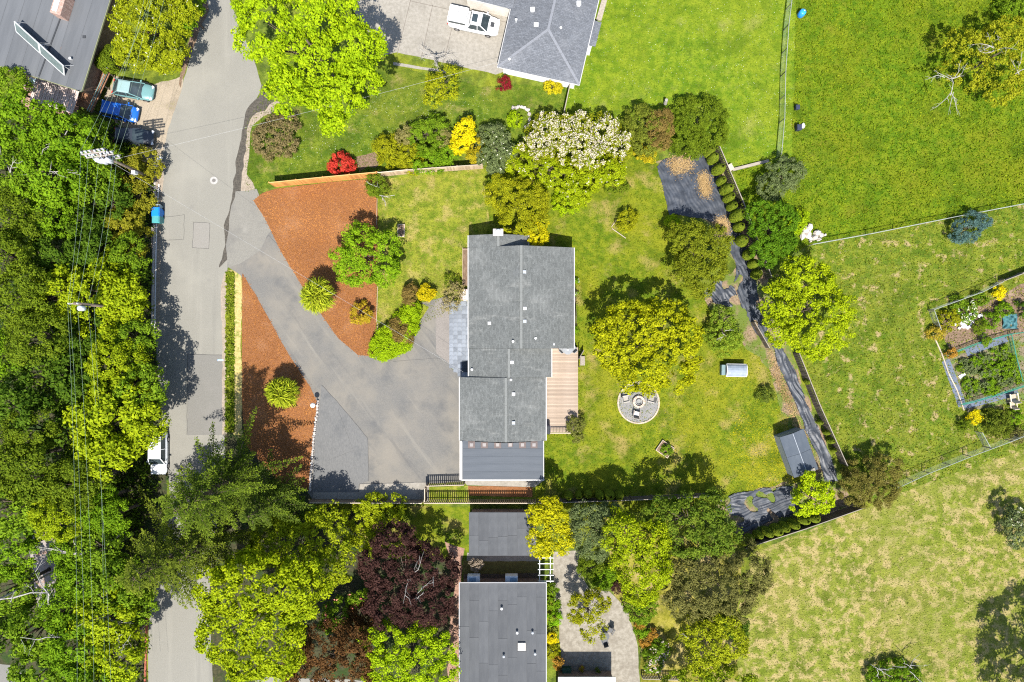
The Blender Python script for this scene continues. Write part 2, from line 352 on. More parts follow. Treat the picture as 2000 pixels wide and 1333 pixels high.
SOIL = M('soil', (.1, .066, .04), (.22, .15, .1), 6, patches=[((.3, .22, .15), .7, .52, .7, .6)], rough=.97, bump=.8, bscale=10)
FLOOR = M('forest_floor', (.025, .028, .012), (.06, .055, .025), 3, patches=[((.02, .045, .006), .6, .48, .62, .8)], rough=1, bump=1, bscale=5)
MULCH = M('bark_mulch', (.17, .068, .025), (.28, .118, .045), 9, patches=[((.34, .16, .065), 26, .55, .72, .6, 3), ((.11, .04, .014), 18, .56, .75, .6, 3), ((.22, .08, .026), .2, .5, .7, .4), ((.33, .17, .085), .35, .5, .72, .5, 9), ((.1, .05, .025), .5, .6, .76, .5, 9)], rough=.97, bump=1.1, bscale=18)
STAIN = M('gutter_stain', (.04, .036, .03), (.085, .075, .06), 5, rough=.95)

g = MB().add([(-600, -600, 0), (600, -600, 0), (600, 600, 0), (-600, 600, 0)], [(0, 1, 2, 3)]).build('ground', G_BASE); g['kind'] = 'structure'
LAWNS = {
 'front': [(736, 352), (945, 328), (960, 470), (925, 480), (920, 600), (800, 640), (735, 700)],
 'back': [(945, 326), (1120, 240), (1285, 300), (1310, 420), (1375, 560), (1470, 640), (1540, 800), (1600, 945), (1400, 1000), (1045, 1000), (1045, 900), (1000, 700), (925, 480), (960, 470)],
 'north': [(1106, 172), (1190, -160), (1560, -160), (1545, 315), (1440, 330), (1390, 300), (1240, 250), (1098, 236)],
 'nfront': [(480, 240), (560, 120), (760, 125), (940, 170), (1000, 165), (1106, 172), (1098, 240), (945, 325), (740, 345), (540, 366), (478, 376)],
 'ne': [(1560, -160), (2300, -160), (2300, 345), (1992, 403), (1592, 474), (1500, 520), (1430, 330), (1545, 315)],
 'e': [(1592, 474), (1992, 403), (2300, 345), (2300, 770), (1995, 880), (1762, 962), (1655, 990), (1640, 900), (1575, 715), (1500, 545)],
 'se': [(1762, 962), (1995, 880), (2300, 770), (2300, 1600), (1440, 1600), (1440, 1200), (1470, 1078), (1690, 995)],
 'south': [(640, 989), (920, 989), (918, 1090), (700, 1130), (640, 1040)],
 'syard': [(1180, 1010), (1450, 1080), (1440, 1200), (1440, 1500), (1255, 1500), (1250, 1250), (1200, 1160)],
 'strip': [(442, 528), (471, 528), (473, 800), (470, 850), (438, 850), (438, 560)],
}
LM = dict(front=G_FRONT, back=G_BACK, north=G_NORTH, nfront=G_NFRONT, ne=G_NE, e=G_E, se=G_SE, south=G_BACK, syard=GRASS('grass_syard', (.12, .12, .012), (.24, .21, .04), TAN, .45, .65, .8), strip=GRASS('grass_strip', (.07, .1, .01), (.17, .18, .02), (.4, .32, .13), .46, .62, .9))
for i, (k, pts) in enumerate(LAWNS.items()):
    sheet({'ne': 'meadow', 'e': 'meadow', 'se': 'meadow', 'strip': 'verge'}.get(k, 'lawn'), pts, .004+.0006*i, LM[k], .12)
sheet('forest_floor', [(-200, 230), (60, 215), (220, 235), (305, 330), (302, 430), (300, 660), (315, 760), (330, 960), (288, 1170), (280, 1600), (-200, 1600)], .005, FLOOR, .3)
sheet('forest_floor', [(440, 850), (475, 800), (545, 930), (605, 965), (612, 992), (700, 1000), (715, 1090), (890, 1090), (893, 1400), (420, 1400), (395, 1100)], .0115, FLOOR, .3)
sheet('path', [(62, 1030), (108, 1045), (112, 1110), (104, 1190), (75, 1190), (60, 1100)], .02, M('old_path', (.2, .17, .15), (.3, .26, .23), 5, patches=[((.25, .12, .06), 1.2, .52, .7, .8)]), .12)
sheet('path', [(-60, 1285), (20, 1300), (80, 1345), (60, 1420), (-60, 1420)], .02, PATCH, .1)
road_px = [(404, -120), (440, -120), (448, 0), (476, 70), (500, 130), (512, 168), (484, 235), (472, 300), (466, 372), (497, 372), (452, 470), (445, 522), (437, 570), (437, 700), (440, 900), (408, 1160), (412, 1260), (425, 1500), (285, 1500), (292, 1190), (334, 980), (312, 780), (302, 640), (302, 470), (312, 330), (328, 255), (356, 170), (384, 70), (402, 20)]
sheet('road', road_px, .014, ASPHALT, .06)
sheet('gravel_parking', [(222, 148), (300, 165), (360, 150), (350, 195), (330, 250), (318, 322), (295, 335), (225, 240), (205, 190)], .0125, GRAVEL, .2)
sheet('road_shoulder', [(402, 0), (372, 60), (360, 110), (348, 165), (352, 172), (366, 130), (388, 62), (408, 20)], .017, SOIL, .1)
sheet('asphalt_patch', [(368, 692), (437, 694), (438, 850), (366, 850)], .018, PATCH)
sheet('asphalt_patch', [(378, 434), (410, 436), (408, 486), (376, 484)], .018, M('patched_asphalt_faint', (.165, .155, .137), (.205, .193, .17), 12))
sheet('gutter', [(514, 165), (542, 196), (520, 216), (500, 220), (488, 240), (478, 300), (471, 372), (462, 420), (457, 470), (451, 503), (428, 524), (432, 500), (440, 478), (438, 440), (450, 410), (458, 350), (466, 290), (474, 236), (490, 205), (505, 190)], .0215, STAIN, .14, step=.3)
drive_px = [(462, 374), (503, 373), (520, 420), (553, 486), (608, 576), (663, 652), (696, 682), (735, 690), (800, 660), (838, 600), (822, 592), (868, 580), (880, 588), (880, 718), (905, 740), (915, 940), (838, 945), (838, 978), (612, 978), (598, 958), (606, 850), (616, 795), (600, 758), (552, 688), (492, 580), (470, 538), (446, 522), (441, 480), (452, 420)]
sheet('driveway', drive_px, .022, DRIVE, .03)
sheet('driveway_apron', [(460, 374), (503, 373), (518, 414), (534, 448), (505, 490), (470, 520), (446, 522), (441, 480), (452, 420)], .0245, M('apron_asphalt', (.145, .138, .12), (.185, .176, .152), 9, patches=[((.12, .115, .105), .4, .45, .7, .7, 8), ((.21, .2, .175), .6, .55, .75, .5, 6)], rough=.93, bump=.15, bscale=40), .3)
sheet('asphalt_patch', [(627, 752), (650, 775), (718, 856), (720, 940), (700, 946), (700, 962), (610, 960), (616, 850), (625, 790)], .026, DRIVE2)
sheet('concrete_strip', [(702, 946), (838, 942), (838, 980), (612, 980), (612, 962), (702, 962)], .030, CONC)
sheet('concrete_strip', [(902, 936), (1065, 936), (1045, 952), (912, 948)], .016, CONC)
sheet('gravel_parking', [(872, 578), (850, 590), (852, 690), (880, 712), (882, 590)], .026, M('worn_asphalt', (.15, .135, .12), (.2, .18, .16), 8, patches=[((.12, .11, .1), .5, .5, .7, .5)]))
MUL_N = [(495, 392), (512, 378), (540, 369), (640, 357), (737, 349), (738, 440), (735, 620), (733, 696), (700, 694), (662, 662), (604, 582), (549, 492), (516, 424)]
MUL_S = [(473, 534), (500, 577), (560, 686), (606, 756), (622, 792), (612, 850), (604, 958), (545, 942), (480, 870), (473, 790)]
sheet('mulch_bed', MUL_N, .034, MULCH, .03)
sheet('mulch_bed', MUL_S, .034, MULCH, .03)
sheet('mulch_bed', [(915, 949), (1040, 952), (1040, 972), (915, 968)], .036, MULCH, .06)
sheet('lawn', [(838, 952), (915, 949), (915, 984), (838, 984)], .035, G_FRONT, .05)
sheet('verge', [(458, 530), (471, 530), (473, 850), (456, 850)], .0125, M('straw_verge', (.3, .24, .08), (.42, .34, .14), 3, patches=[((.12, .16, .015), 1.2, .5, .62, .8, 6)], bump=1), .12)
SHOUL = M('dusty_shoulder', (.2, .165, .125), (.29, .24, .185), 5, patches=[((.18, .14, .1), 1, .5, .7, .6, 6)], bump=.3)
sheet('road_shoulder', [(545, 198), (512, 208), (490, 222), (480, 250), (470, 300), (464, 372), (500, 374), (484, 340), (486, 290), (494, 245), (515, 228), (548, 212)], .0205, SHOUL, .12)
sheet('road_shoulder', [(440, 528), (446, 530), (444, 600), (442, 700), (443, 850), (434, 850), (434, 700), (432, 600), (430, 560)], .0205, SHOUL, .1)
sheet('road_shoulder', [(300, 335), (320, 335), (316, 400), (313, 520), (311, 660), (296, 660), (296, 470)], .0195, SHOUL, .08)
# concrete drive of the north house, dirt path, south patio
sheet('concrete_drive', [(700, -120), (1010, -120), (1005, 20), (985, 140), (968, 146), (890, 128), (775, 103), (752, 108), (690, 20)], .018, CONC, .05)
sheet('concrete_drive', [(768, 122), (870, 138), (872, 143), (768, 128)], .02, CONC, .03)
for a, b in (((802, 0), (776, 106)), ((845, 10), (822, 118)), ((800, 2), (990, 44)), ((890, 25), (866, 124))):
    pa, pb = P(*a, .021), P(*b, .021); d = (pb-pa).normalized(); n = Vector((-d.y, d.x, 0))*.025
    o = MB().add([pa-n, pb-n, pb+n, pa+n], [(0, 1, 2, 3)]).build('expansion_joint', FLAT('joint_dark', (.13, .11, .09))); o['kind'] = 'structure'
sheet('soil_patch', [(695, 310), (735, 295), (745, 322), (700, 335)], .012, SOIL, .3)
PATIO_S = M('worn_concrete', (.17, .15, .115), (.26, .235, .19), 2.4, patches=[((.15, .13, .1), .5, .5, .68, .7, 7), ((.33, .3, .26), 2.2, .6, .75, .5)], rough=.93, bump=.2, bscale=20)
sheet('concrete_patio', [(1080, 1078), (1132, 1076), (1128, 1105), (1150, 1150), (1192, 1155), (1228, 1195), (1245, 1262), (1250, 1335), (1200, 1400), (1095, 1400), (1095, 1282), (1092, 1200), (1078, 1160)], .02, PATIO_S, .1)
sheet('concrete_path', [(912, 1080), (1052, 1080), (1052, 1097), (912, 1096)], .021, CONC, .04)
sheet('soil_path', [(868, 1060), (905, 1070), (900, 1160), (895, 1400), (870, 1400), (880, 1200), (892, 1120)], .016, M('bark_path', (.16, .09, .06), (.3, .18, .13), 6), .15)
sheet('lawn', [(905, 1096), (1050, 1096), (1050, 1120), (905, 1122)], .022, M('dim_moss', (.09, .07, .02), (.14, .12, .03), 3), .05)
sheet('soil_path', [(905, 1120), (1050, 1120), (1050, 1145), (905, 1145)], .018, M('dark_soil', (.07, .05, .035), (.12, .085, .06), 4))
sheet('driveway', [(500, 1320), (720, 1330), (720, 1420), (480, 1420)], .02, ASPHALT, .1)
# painted markings and ironwork on the road
WHITE = M('road_paint', (.42, .41, .39), (.72, .71, .69), 9, lo=.35, hi=.55, rough=.8)
def strip(name, pts, w, z, mat):
    m = MB()
    for (a, b) in zip(pts[:-1], pts[1:]):
        pa, pb = P(*a, z), P(*b, z); d = (pb-pa).normalized(); n = Vector((-d.y, d.x, 0))*w/2; m.add([pa-n, pb-n, pb+n, pa+n], [(0, 1, 2, 3)])
    o = m.build(name, mat); o['kind'] = 'structure'; return o
strip('edge_line', [(310, 360), (306, 432), (304, 520), (303, 600), (302, 655)], .14, .021, WHITE)
strip('edge_line', [(425, 704), (436, 704)], .16, .0225, FLAT('blue_paint', (.3, .45, .75)))
RED = M('red_kerb_paint', (.16, .05, .03), (.34, .1, .06), 4, rough=.85)
for k, (a, b) in enumerate([((288, 1200), (286, 1262)), ((286, 1263), (284, 1330)), ((284, 1331), (283, 1400))]):
    pa, pb = P(*a), P(*b); c = (pa+pb)/2; L = (pb-pa).length; o = link('kerb', ubox(RED), None, (c.x, c.y, .07), (0, 0, math.atan2(pb.y-pa.y, pb.x-pa.x)), (L-.02, .2, .15)); o['kind'] = 'structure'
KERB = FLAT('kerb_stone', (.4, .37, .33))
for k in range(9):
    a, b = P(309-k*.8, 335+k*36), P(309-(k+1)*.8, 335+(k+1)*36); c = (a+b)/2
    o = link('kerb', ubox(KERB), None, (c.x-.28, c.y, .06), (0, 0, math.atan2(b.y-a.y, b.x-a.x)), ((b-a).length-.02, .16, .13)); o['kind'] = 'structure'
CRK = FLAT('crack_tar', (.05, .048, .045))
for pts, w_, z_ in (([(628, 752), (650, 775), (690, 822), (718, 856), (720, 900), (720, 940)], .05, .0275), ([(735, 699), (770, 706), (800, 704), (850, 700), (898, 708)], .03, .0235), ([(378, 434), (410, 436), (408, 486), (376, 484), (378, 434)], .035, .0195), ([(315, 425), (360, 420), (359, 468), (316, 470)], .03, .0205), ([(366, 692), (437, 694)], .05, .0195), ([(366, 692), (365, 850)], .05, .0195), ([(700, 962), (702, 946), (838, 942)], .06, .0315), ([(512, 470), (525, 460), (540, 476)], .03, .0235), ([(660, 800), (690, 880), (640, 900)], .02, .0275)):
    q_ = []
    for (a, b) in zip(pts[:-1], pts[1:]): n_ = max(1, int(math.dist(a, b)/9)); q_ += [(a[0]+(b[0]-a[0])*i/n_+rng.uniform(-.5, .5), a[1]+(b[1]-a[1])*i/n_+rng.uniform(-.5, .5)) for i in range(n_)]
    strip('crack', q_+[pts[-1]], w_, z_, CRK)
mh = empty('manhole_cover', 'round iron manhole cover with pale concrete collar in the road', 'manhole', P(418, 353))
MB().lathe([(.42, 0), (.42, .02), (.2, .021)], (0, 0, .012), 20).build('collar', FLAT('manhole_collar', (.3, .29, .27)), mh)
MB().lathe([(.2, 0), (.2, .026), (.01, .027)], (0, 0, .012), 16).build('lid', FLAT('iron_lid', (.13, .12, .11), .6), mh)

# ------------------------------------------------------------------ grass tufts, flowers, chips (uncountable)
def tufts(name, pts, n, size, mat, label, up=.8, z=.02, cat='grass', jit=0):
    q = scatter(pts, n); q = q+rng.normal(size=q.shape)*jit; c = np.column_stack([q, np.full(len(q), z+size*.25)])
    nn = rng.normal(size=(len(q), 3)); nn[:, 2] = np.abs(nn[:, 2])*up+.15
    keyn = np.array([mnoise.noise(Vector((a*.35, b*.35, 1.7))) for a, b in q]) if n <= 60000 else 0
    s = size*rng.uniform(.6, 1.5, len(q)); o = link(name, quads(name, c, nn, s, s*.5, rng.uniform(.1, .9, len(q))+keyn*.5, mat))
    return tag(o, label, cat, kind='stuff')
tufts('grass', LAWNS['ne'], 45000, .22, LEAF('blade_ne', (.075, .15, .005), (.21, .25, .012)), 'long rough grass of the green meadow beyond the wire fence', .5)
tufts('grass', LAWNS['e'], 30000, .18, LEAF('blade_e', (.09, .15, .006), (.27, .26, .035)), 'patchy grass of the meadow beside the vegetable garden', .6)
tufts('grass', LAWNS['se'], 30000, .14, LEAF('blade_se', (.11, .155, .014), (.33, .28, .1)), 'dry straw and green grass of the pale meadow', 2.2)
tufts('grass', LAWNS['back'], 36000, .12, LEAF('blade_back', (.072, .125, .005), (.2, .208, .012)), 'short grass of the back lawn behind the long house')
tufts('grass', LAWNS['north'], 16000, .11, LEAF('blade_north', (.065, .125, .006), (.16, .21, .014)), 'bright short grass of the lawn beside the hip roofed house')
tufts('grass', LAWNS['nfront'], 14000, .12, LEAF('blade_nf', (.06, .12, .005), (.16, .18, .02)), 'green grass in front of the hip roofed house')
tufts('grass', LAWNS['front'], 12000, .11, LEAF('blade_front', (.09, .14, .01), (.32, .27, .07)), 'drying grass of the front lawn beside the bark mulch')
tufts('grass', [(442, 532), (458, 532), (458, 845), (440, 845)], 2600, .3, LEAF('blade_strip', (.07, .13, .006), (.26, .27, .03)), 'tall roadside grass between the road and the bark mulch', 1.2)
YEL = LEAF('buttercup', (.6, .45, .0), (.75, .6, .01), .1); WHT = LEAF('daisy', (.6, .6, .55), (.8, .8, .75), .1)
tufts('flowers', [(1180, 780), (1480, 700), (1560, 860), (1580, 940), (1400, 965), (1240, 900)], 2200, .05, YEL, 'yellow buttercups scattered over the back lawn', 4, .05, 'flowers')
tufts('flowers', [(1440, 800), (1530, 850), (1580, 940), (1460, 960), (1420, 900)], 2400, .05, YEL, 'dense yellow buttercups on the back lawn near the grey shed', 4, .05, 'flowers')
tufts('flowers', LAWNS['north'], 1800, .05, WHT, 'white daisies in the bright north lawn', 4, .05, 'flowers')
tufts('flowers', [(620, 200), (780, 170), (960, 180), (960, 230), (700, 300), (560, 340)], 800, .05, WHT, 'white daisies in the grass near the lime green maple', 4, .05, 'flowers')
CHIP = LEAF('bark_chip', (.15, .052, .016), (.4, .17, .058), 0)
tufts('bark_chips', MUL_N, 26000, .09, CHIP, 'orange bark chips spread beside the curved driveway', 2.5, .03, 'bark chips', jit=.12)
tufts('bark_chips', MUL_S, 17000, .09, CHIP, 'orange bark chips between the road and the driveway', 2.5, .03, 'bark chips', jit=.12)
# ------------------------------------------------------------------ buildings
SHING = M('shingle', (.076, .081, .077), (.128, .133, .127), 11, detail=8, patches=[((.185, .188, .176), .25, .5, .72, .45, 6), ((.08, .085, .088), .5, .54, .76, .45, 8), ((.2, .2, .185), 1, .55, .72, .5, 5, (.1, 1.1, 0)), ((.07, .075, .07), 1, .57, .74, .45, 5, (.12, 1.4, 0))], rough=.95, bump=.3, bscale=16, brick=(.33, .15, R(90), .006))
SHING_N = M('shingle_blue', (.082, .089, .1), (.14, .146, .158), 9, patches=[((.2, .205, .215), .3, .5, .72, .4, 4)], rough=.95, bump=.3, bscale=16, brick=(.33, .15, R(12), .012))
MEMB = M('roof_membrane', (.068, .077, .088), (.082, .091, .102), 2, patches=[((.09, .098, .107), .3, .5, .7, .5)], rough=.8, rnd=.05)
MEMB_S = M('roll_roofing', (.06, .063, .067), (.08, .083, .086), 1.2, patches=[((.094, .096, .097), .4, .5, .72, .4)], rough=.9, rnd=.09)
GUT = FLAT('gutter_white', (.4, .39, .37), .5); CREAM = M('cream_wall', (.5, .46, .4), (.6, .56, .5), 1.5); WHITEW = M('white_wall', (.66, .65, .63), (.76, .75, .73), 1.5)
GLASS = M('dark_glass', (.02, .03, .035), (.05, .065, .07), 1, rough=.08, spec=.6); CAP = M('ridge_cap', (.125, .13, .122), (.17, .174, .164), 9, rough=.95)
BRICKM = M('brick', (.3, .18, .14), (.42, .3, .25), 5, brick=(.22, .08, 0, .01)); WMETAL = FLAT('white_metal', (.55, .55, .54), .4); GMETAL = FLAT('grey_metal', (.3, .32, .34), .45); DMETAL = FLAT('dark_metal', (.04, .042, .045), .5)
WOOD = M('weathered_wood', (.24, .175, .12), (.36, .28, .2), 4, rnd=.25, stretch=(1, 6, 6)); CEDAR = M('cedar', (.4, .17, .045), (.6, .29, .085), 3, rnd=.25); GREYWOOD = M('grey_wood', (.18, .155, .125), (.28, .245, .2), 4, rnd=.25)
DARKWOOD = M('dark_wood', (.07, .055, .042), (.14, .11, .085), 4, rnd=.3); PALEWOOD = M('pale_wood', (.34, .28, .2), (.46, .39, .3), 4, rnd=.2)
def gable(root, x0, x1, xr, y0, y1, ze, pitch, mat, base, name='roof', ov=0, lean='y'):
    """gable roof with a ridge along photo-vertical; pixel extents are those of the eaves"""
    a = P(x0, y0, ze); b = P(x1, y1, ze); zr = ze+MR(min(xr-x0, x1-xr), ze)*pitch; xrw = P(xr, y0, zr).x
    L = lambda x, y, z: (x-base.x, y-base.y, z)
    m = MB(); m.slab([L(a.x, b.y, ze), L(xrw, b.y, zr), L(xrw, a.y, zr), L(a.x, a.y, ze)], .14)
    m.slab([L(xrw, b.y, zr), L(b.x, b.y, ze), L(b.x, a.y, ze), L(xrw, a.y, zr)], .14)
    r = m.build(name, mat, root)
    ln = a.y-b.y
    n = max(1, int(ln/.9))
    for i in range(n):
        c = link('ridge_cap', ubox(CAP), r, (xrw-base.x, b.y-base.y+(i+.5)*ln/n, zr+.012), None, (.24, ln/n-.012, .05))
    for xx in (a.x, b.x): link('gutter', ubox(GUT), r, (xx-base.x+(.045 if xx > a.x else -.045), (a.y+b.y)/2-base.y, ze-.06), None, (.09, ln-.02, .11))
    return r, a, b, xrw, zr
def vent(root, x, y, z, mat, s=.32, h=.35, kind='box'):
    p = P(x, y, z)-root.location
    if kind == 'pipe': o = MB().lathe([(.07, -.3), (.07, h), (.13, h+.01), (.13, h+.1), (.03, h+.14)], p, 10).build('vent_pipe', mat, root)
    else: o = MB().box((p.x, p.y, z+h/2-.25), (s, s, h+.5)).box((p.x, p.y, z+h+.03), (s*1.35, s*1.35, .06)).build('roof_vent', mat, root)
    return o
def window(root, c, w, h, axis, mat=GLASS):
    """axis 'x': wall faces +-x; 'y': faces +-y; c = centre on the wall face (local)"""
    d = (.08, w, h) if axis == 'x' else (w, .08, h); o = MB().box(c, d).build('window', mat, root)
    f = MB(); t = .07
    for s in (-1, 1):
        if axis == 'x': f.box((c[0], c[1]+s*(w/2+t/2), c[2]), (.12, t, h+2*t)); f.box((c[0], c[1], c[2]+s*(h/2+t/2)), (.12, w-.004, t))
        else: f.box((c[0]+s*(w/2+t/2), c[1], c[2]), (t, .12, h+2*t)); f.box((c[0], c[1], c[2]+s*(h/2+t/2)), (w-.004, .12, t))
    f.build('frame', WMETAL, o); return o

# ---- the long grey house in the middle
hb = P(1000, 700); house = empty('house', 'long low house with grey shingle gable roofs and a flat grey extension', 'house', hb)
ZE = 2.75
lx = lambda p: p-hb
_, a1, b1, xr1, zr1 = gable(house, 915, 1121, 1018, 484, 681, ZE, .3, SHING, hb)
_, a0, b0, xr0, zr0 = gable(house, 915, 1032, 973, 460, 483.8, ZE, .3, SHING, hb)
_, a2, b2, xr2, zr2 = gable(house, 915.5, 1077, 994, 681.3, 737, ZE, .3, SHING, hb)
_, a3, b3, xr3, zr3 = gable(house, 898, 1066, 988, 737.3, 861, ZE-.02, .3, SHING, hb)
w = MB()
for a, b, xr, zr, i0, i1 in ((a1, b1, xr1, zr1, .35, .01), (a0, b0, xr0, zr0, .3, -.4), (a2, b2, xr2, zr2, -.3, -.2), (a3, b3, xr3, zr3, .3, -.1)):
    x0, x1 = a.x+.5-hb.x, b.x-.5-hb.x; y1, y0 = a.y-i0-hb.y, b.y+i1-hb.y; pk = zr-.18; ez = ZE-.03
    m = xr-hb.x; w.add([(x0, y0, 0), (x1, y0, 0), (x1, y1, 0), (x0, y1, 0), (x0, y0, ez), (x1, y0, ez), (x1, y1, ez), (x0, y1, ez), (m, y0, pk), (m, y1, pk)], [(0, 1, 5, 8, 4), (2, 3, 7, 9, 6), (1, 2, 6, 5), (3, 0, 4, 7)])
w.build('wall', CREAM, house)
fa, fb = P(903, 860.5, 2.72), P(1061, 937, 2.6)
wl = MB().box(((fa.x+fb.x)/2-hb.x, (fa.y+fb.y)/2-hb.y, 1.25), (fb.x-fa.x-.5, fa.y-fb.y-.4, 2.5)).build('wall', WHITEW, house)
fr = MB().slab([(fa.x-hb.x, fb.y-hb.y, 2.58), (fb.x-hb.x, fb.y-hb.y, 2.58), (fb.x-hb.x, fa.y-hb.y, 2.86), (fa.x-hb.x, fa.y-hb.y, 2.86)], .1).build('flat_roof', MEMB, house)
nsh = 5                                                     # membrane sheets running across the flat roof
for i in range(nsh):
    y0 = fb.y+(fa.y-fb.y)*i/nsh; y1 = fb.y+(fa.y-fb.y)*(i+1)/nsh; zc = 2.58+.28*(i+.5)/nsh
    link('membrane_sheet', ubox(MEMB), fr, ((fa.x+fb.x)/2-hb.x, (y0+y1)/2-hb.y, zc+.012), (math.atan2(.28, fa.y-fb.y), 0, 0), (fb.x-fa.x-.12, y1-y0-.02, .016))
for nm, c, d in (('gutter', ((fa.x+fb.x)/2, fb.y-.06, 2.54), (fb.x-fa.x+.2, .12, .13)), ('fascia', (fb.x+.04, (fa.y+fb.y)/2, 2.66), (.07, fa.y-fb.y-.1, .2)), ('fascia', (fa.x-.04, (fa.y+fb.y)/2-.03, 2.66), (.07, fa.y-fb.y-.2, .2))):
    link(nm, ubox(GUT), house, (c[0]-hb.x, c[1]-hb.y, c[2]), None, d)
ld = P(900.5, 900, 2.5); link('lower_roof', ubox(FLAT('pale_edge_roof', (.42, .4, .37))), house, (ld.x-hb.x-.02, ld.y-hb.y, 2.45), None, (.28, 4.1, .1))
SKB = FLAT('skylight_kerb', (.1, .075, .068)); SKL = FLAT('skylight_dome', (.22, .2, .19), .3)
for k, sx in enumerate((921, 946, 972, 996.5, 1020.5, 1043)):
    q = P(sx, 869, 2.9)-hb; s = .72 if k != 3 else .5
    sk = MB().box((q.x, q.y, 2.86), (s, s, .22)).build('skylight', SKB, house)
    MB().box((q.x, q.y, 2.99), (.34, .34, .07)).build('dome', SKL, sk)
for x, y, z, kd, mt in ((1024.5, 532, 4.3, 'box', GMETAL), (1025, 603, 4.3, 'box', WMETAL), (1025, 628, 4.3, 'box', GMETAL), (956, 632, 3.4, 'box', WMETAL), (1002, 667, 4.2, 'pipe', WMETAL), (1046, 661, 3.9, 'pipe', WMETAL), (922, 722, 2.9, 'pipe', WMETAL), (998, 742, 3.8, 'pipe', WMETAL), (1003, 770, 3.8, 'box', WMETAL), (1003, 826, 3.8, 'box', GMETAL), (1081, 673, 3.2, 'pipe', WMETAL), (1000, 708, 3.9, 'box', WMETAL)):
    vent(house, x, y, z-.12, mt, .24, .2, kd)
q = P(973, 455, 3.6)-hb; ch = MB().box((q.x, q.y, 1.9), (.95, .62, 3.8)).build('chimney', BRICKM, house)
MB().box((q.x, q.y, 3.85), (1.05, .72, .1)).build('cap', FLAT('chimney_cap', (.4, .36, .34)), ch); MB().lathe([(.22, 0), (.22, .2), (.3, .22), (.12, .36)], (q.x, q.y, 3.9), 12).build('flue', WMETAL, ch)
gf = P(910, 715); link('door', ubox(FLAT('front_door', (.06, .08, .1))), house, (a1.x+.47-hb.x, gf.y-hb.y+.9, 1.03), None, (.09, .95, 2.06))
for yy in (520, 560, 610, 650): window(house, (a1.x+.5-hb.x, P(0, yy).y-hb.y, 1.5), 1.5, 1.1, 'x')
for yy in (520, 580, 640): window(house, (b1.x-.5-hb.x, P(0, yy).y-hb.y, 1.5), 1.6, 1.2, 'x')
for yy in (770, 825): link('garage_door', ubox(WHITEW), house, (a3.x+.47-hb.x, P(0, yy).y-hb.y, 1.1), None, (.1, 2.5, 2.2))
# deck
db = P(1100, 765); deck = empty('deck', 'pale wooden board deck along the back of the long house', 'deck', db)
y_t, y_b = P(0, 679, .5).y, P(0, 845, .5).y; nb = int((y_t-y_b)/.145)
for i in range(nb):
    yy = y_t-(i+.5)*.145; py = 666.5-yy*PXM*CAM_H/(CAM_H-.5); xl = P(1070 if py < 735 else 1060, 0, .5).x; xr = P(1129, 0, .5).x
    link('board', ubox(M('deck_board', (.27, .205, .15), (.38, .305, .24), 3, patches=[((.3, .18, .1), .9, .56, .72, .6)], rnd=.16)), deck, ((xl+xr)/2-db.x, yy-db.y, .48), None, (xr-xl, .128, .04))
for xx in (1070, 1100, 1127): link('joist', ubox(GREYWOOD), deck, (P(xx, 0).x-db.x, (y_t+y_b)/2-db.y, .23), None, (.1, y_t-y_b-.1, .455))
rail = MB(); yy = y_b; xa, xb = P(1068, 0, .5).x, P(1112, 0, .5).x
for xx in np.arange(xa+.25, xb, .16): rail.box((xx-db.x, yy-db.y+.05, .98), (.03, .03, .9))
rail.build('baluster', GREYWOOD, deck)['kind'] = 'stuff'
link('handrail', ubox(PALEWOOD), deck, ((xa+xb)/2-db.x, yy-db.y+.05, 1.46), None, (xb-xa+.1, .12, .05))
link('step', ubox(GREYWOOD), deck, (P(1133, 705).x-db.x+.25, P(0, 705).y-db.y, .12), None, (.5, 1.0, .24))
for yy in (684, 700, 716): p = P(1131, yy, .5); link('rail_post', ubox(DARKWOOD), deck, (p.x-db.x, p.y-db.y, .72), None, (.08, .08, 1.43))
a, b = P(1131, 700, .5), P(1139, 686, .9); link('leaning_rail', ubox(GREYWOOD), deck, ((a.x+b.x)/2-db.x, (a.y+b.y)/2-db.y, .55), (0, 0, R(60)), (1.1, .06, .9))
# deck furniture
TABLEM = FLAT('grey_table', (.2, .21, .22), .5)
t = empty('patio_table', 'round grey table on the wooden deck under the roof edge', 'table', P(1108, 683, .5))
MB().lathe([(.52, .68), (.54, .7), (.54, .73), (.02, .735)], (0, 0, 0), 20).build('table_top', TABLEM, t); MB().tube([(0, 0, 0), (0, 0, .7)], .05).build('leg', DMETAL, t); MB().lathe([(.28, 0), (.26, .04), (.06, .06)]).build('foot', DMETAL, t)
MB().lathe([(.07, 0), (.09, .05), (.09, .14), (.02, .15)], (0, 0, .735)).build('bowl', WMETAL, t)
def garden_chair(name, label, px, py, rz, mat, group=None, z=0.0, s=1.0, cush=None):
    c = empty(name, label, 'chair', P(px, py, z), rz, group)
    MB().box((0, 0, .4*s), (.56*s, .54*s, .05)).build('seat', mat, c)
    MB().box((0, 0, 0), (.56*s, .05, .72*s), 0, Matrix.Rotation(R(18), 3, 'X')).build('backrest', mat, c, loc=(0, -.36*s, .7*s))
    for sx in (-1, 1):
        MB().box((sx*.34*s, 0.02, .6*s), (.1*s, .7*s, .035)).build('armrest', mat, c)
        for sy in (-.26, .3): MB().box((sx*.33*s, sy*s, .29*s), (.06, .06, .58*s)).build('leg', mat, c)
    if cush: MB().box((0, .02, .45*s), (.48*s, .46*s, .06)).build('cushion', cush, c)
    return c
garden_chair('garden_chair', 'dark grey angular chair on the deck to the left of the round table', 1098, 683, R(-40), TABLEM, z=.5, s=.85)
garden_chair('garden_chair', 'dark grey chair between the round table and the deck corner', 1119, 682, R(40), TABLEM, z=.5, s=.85)
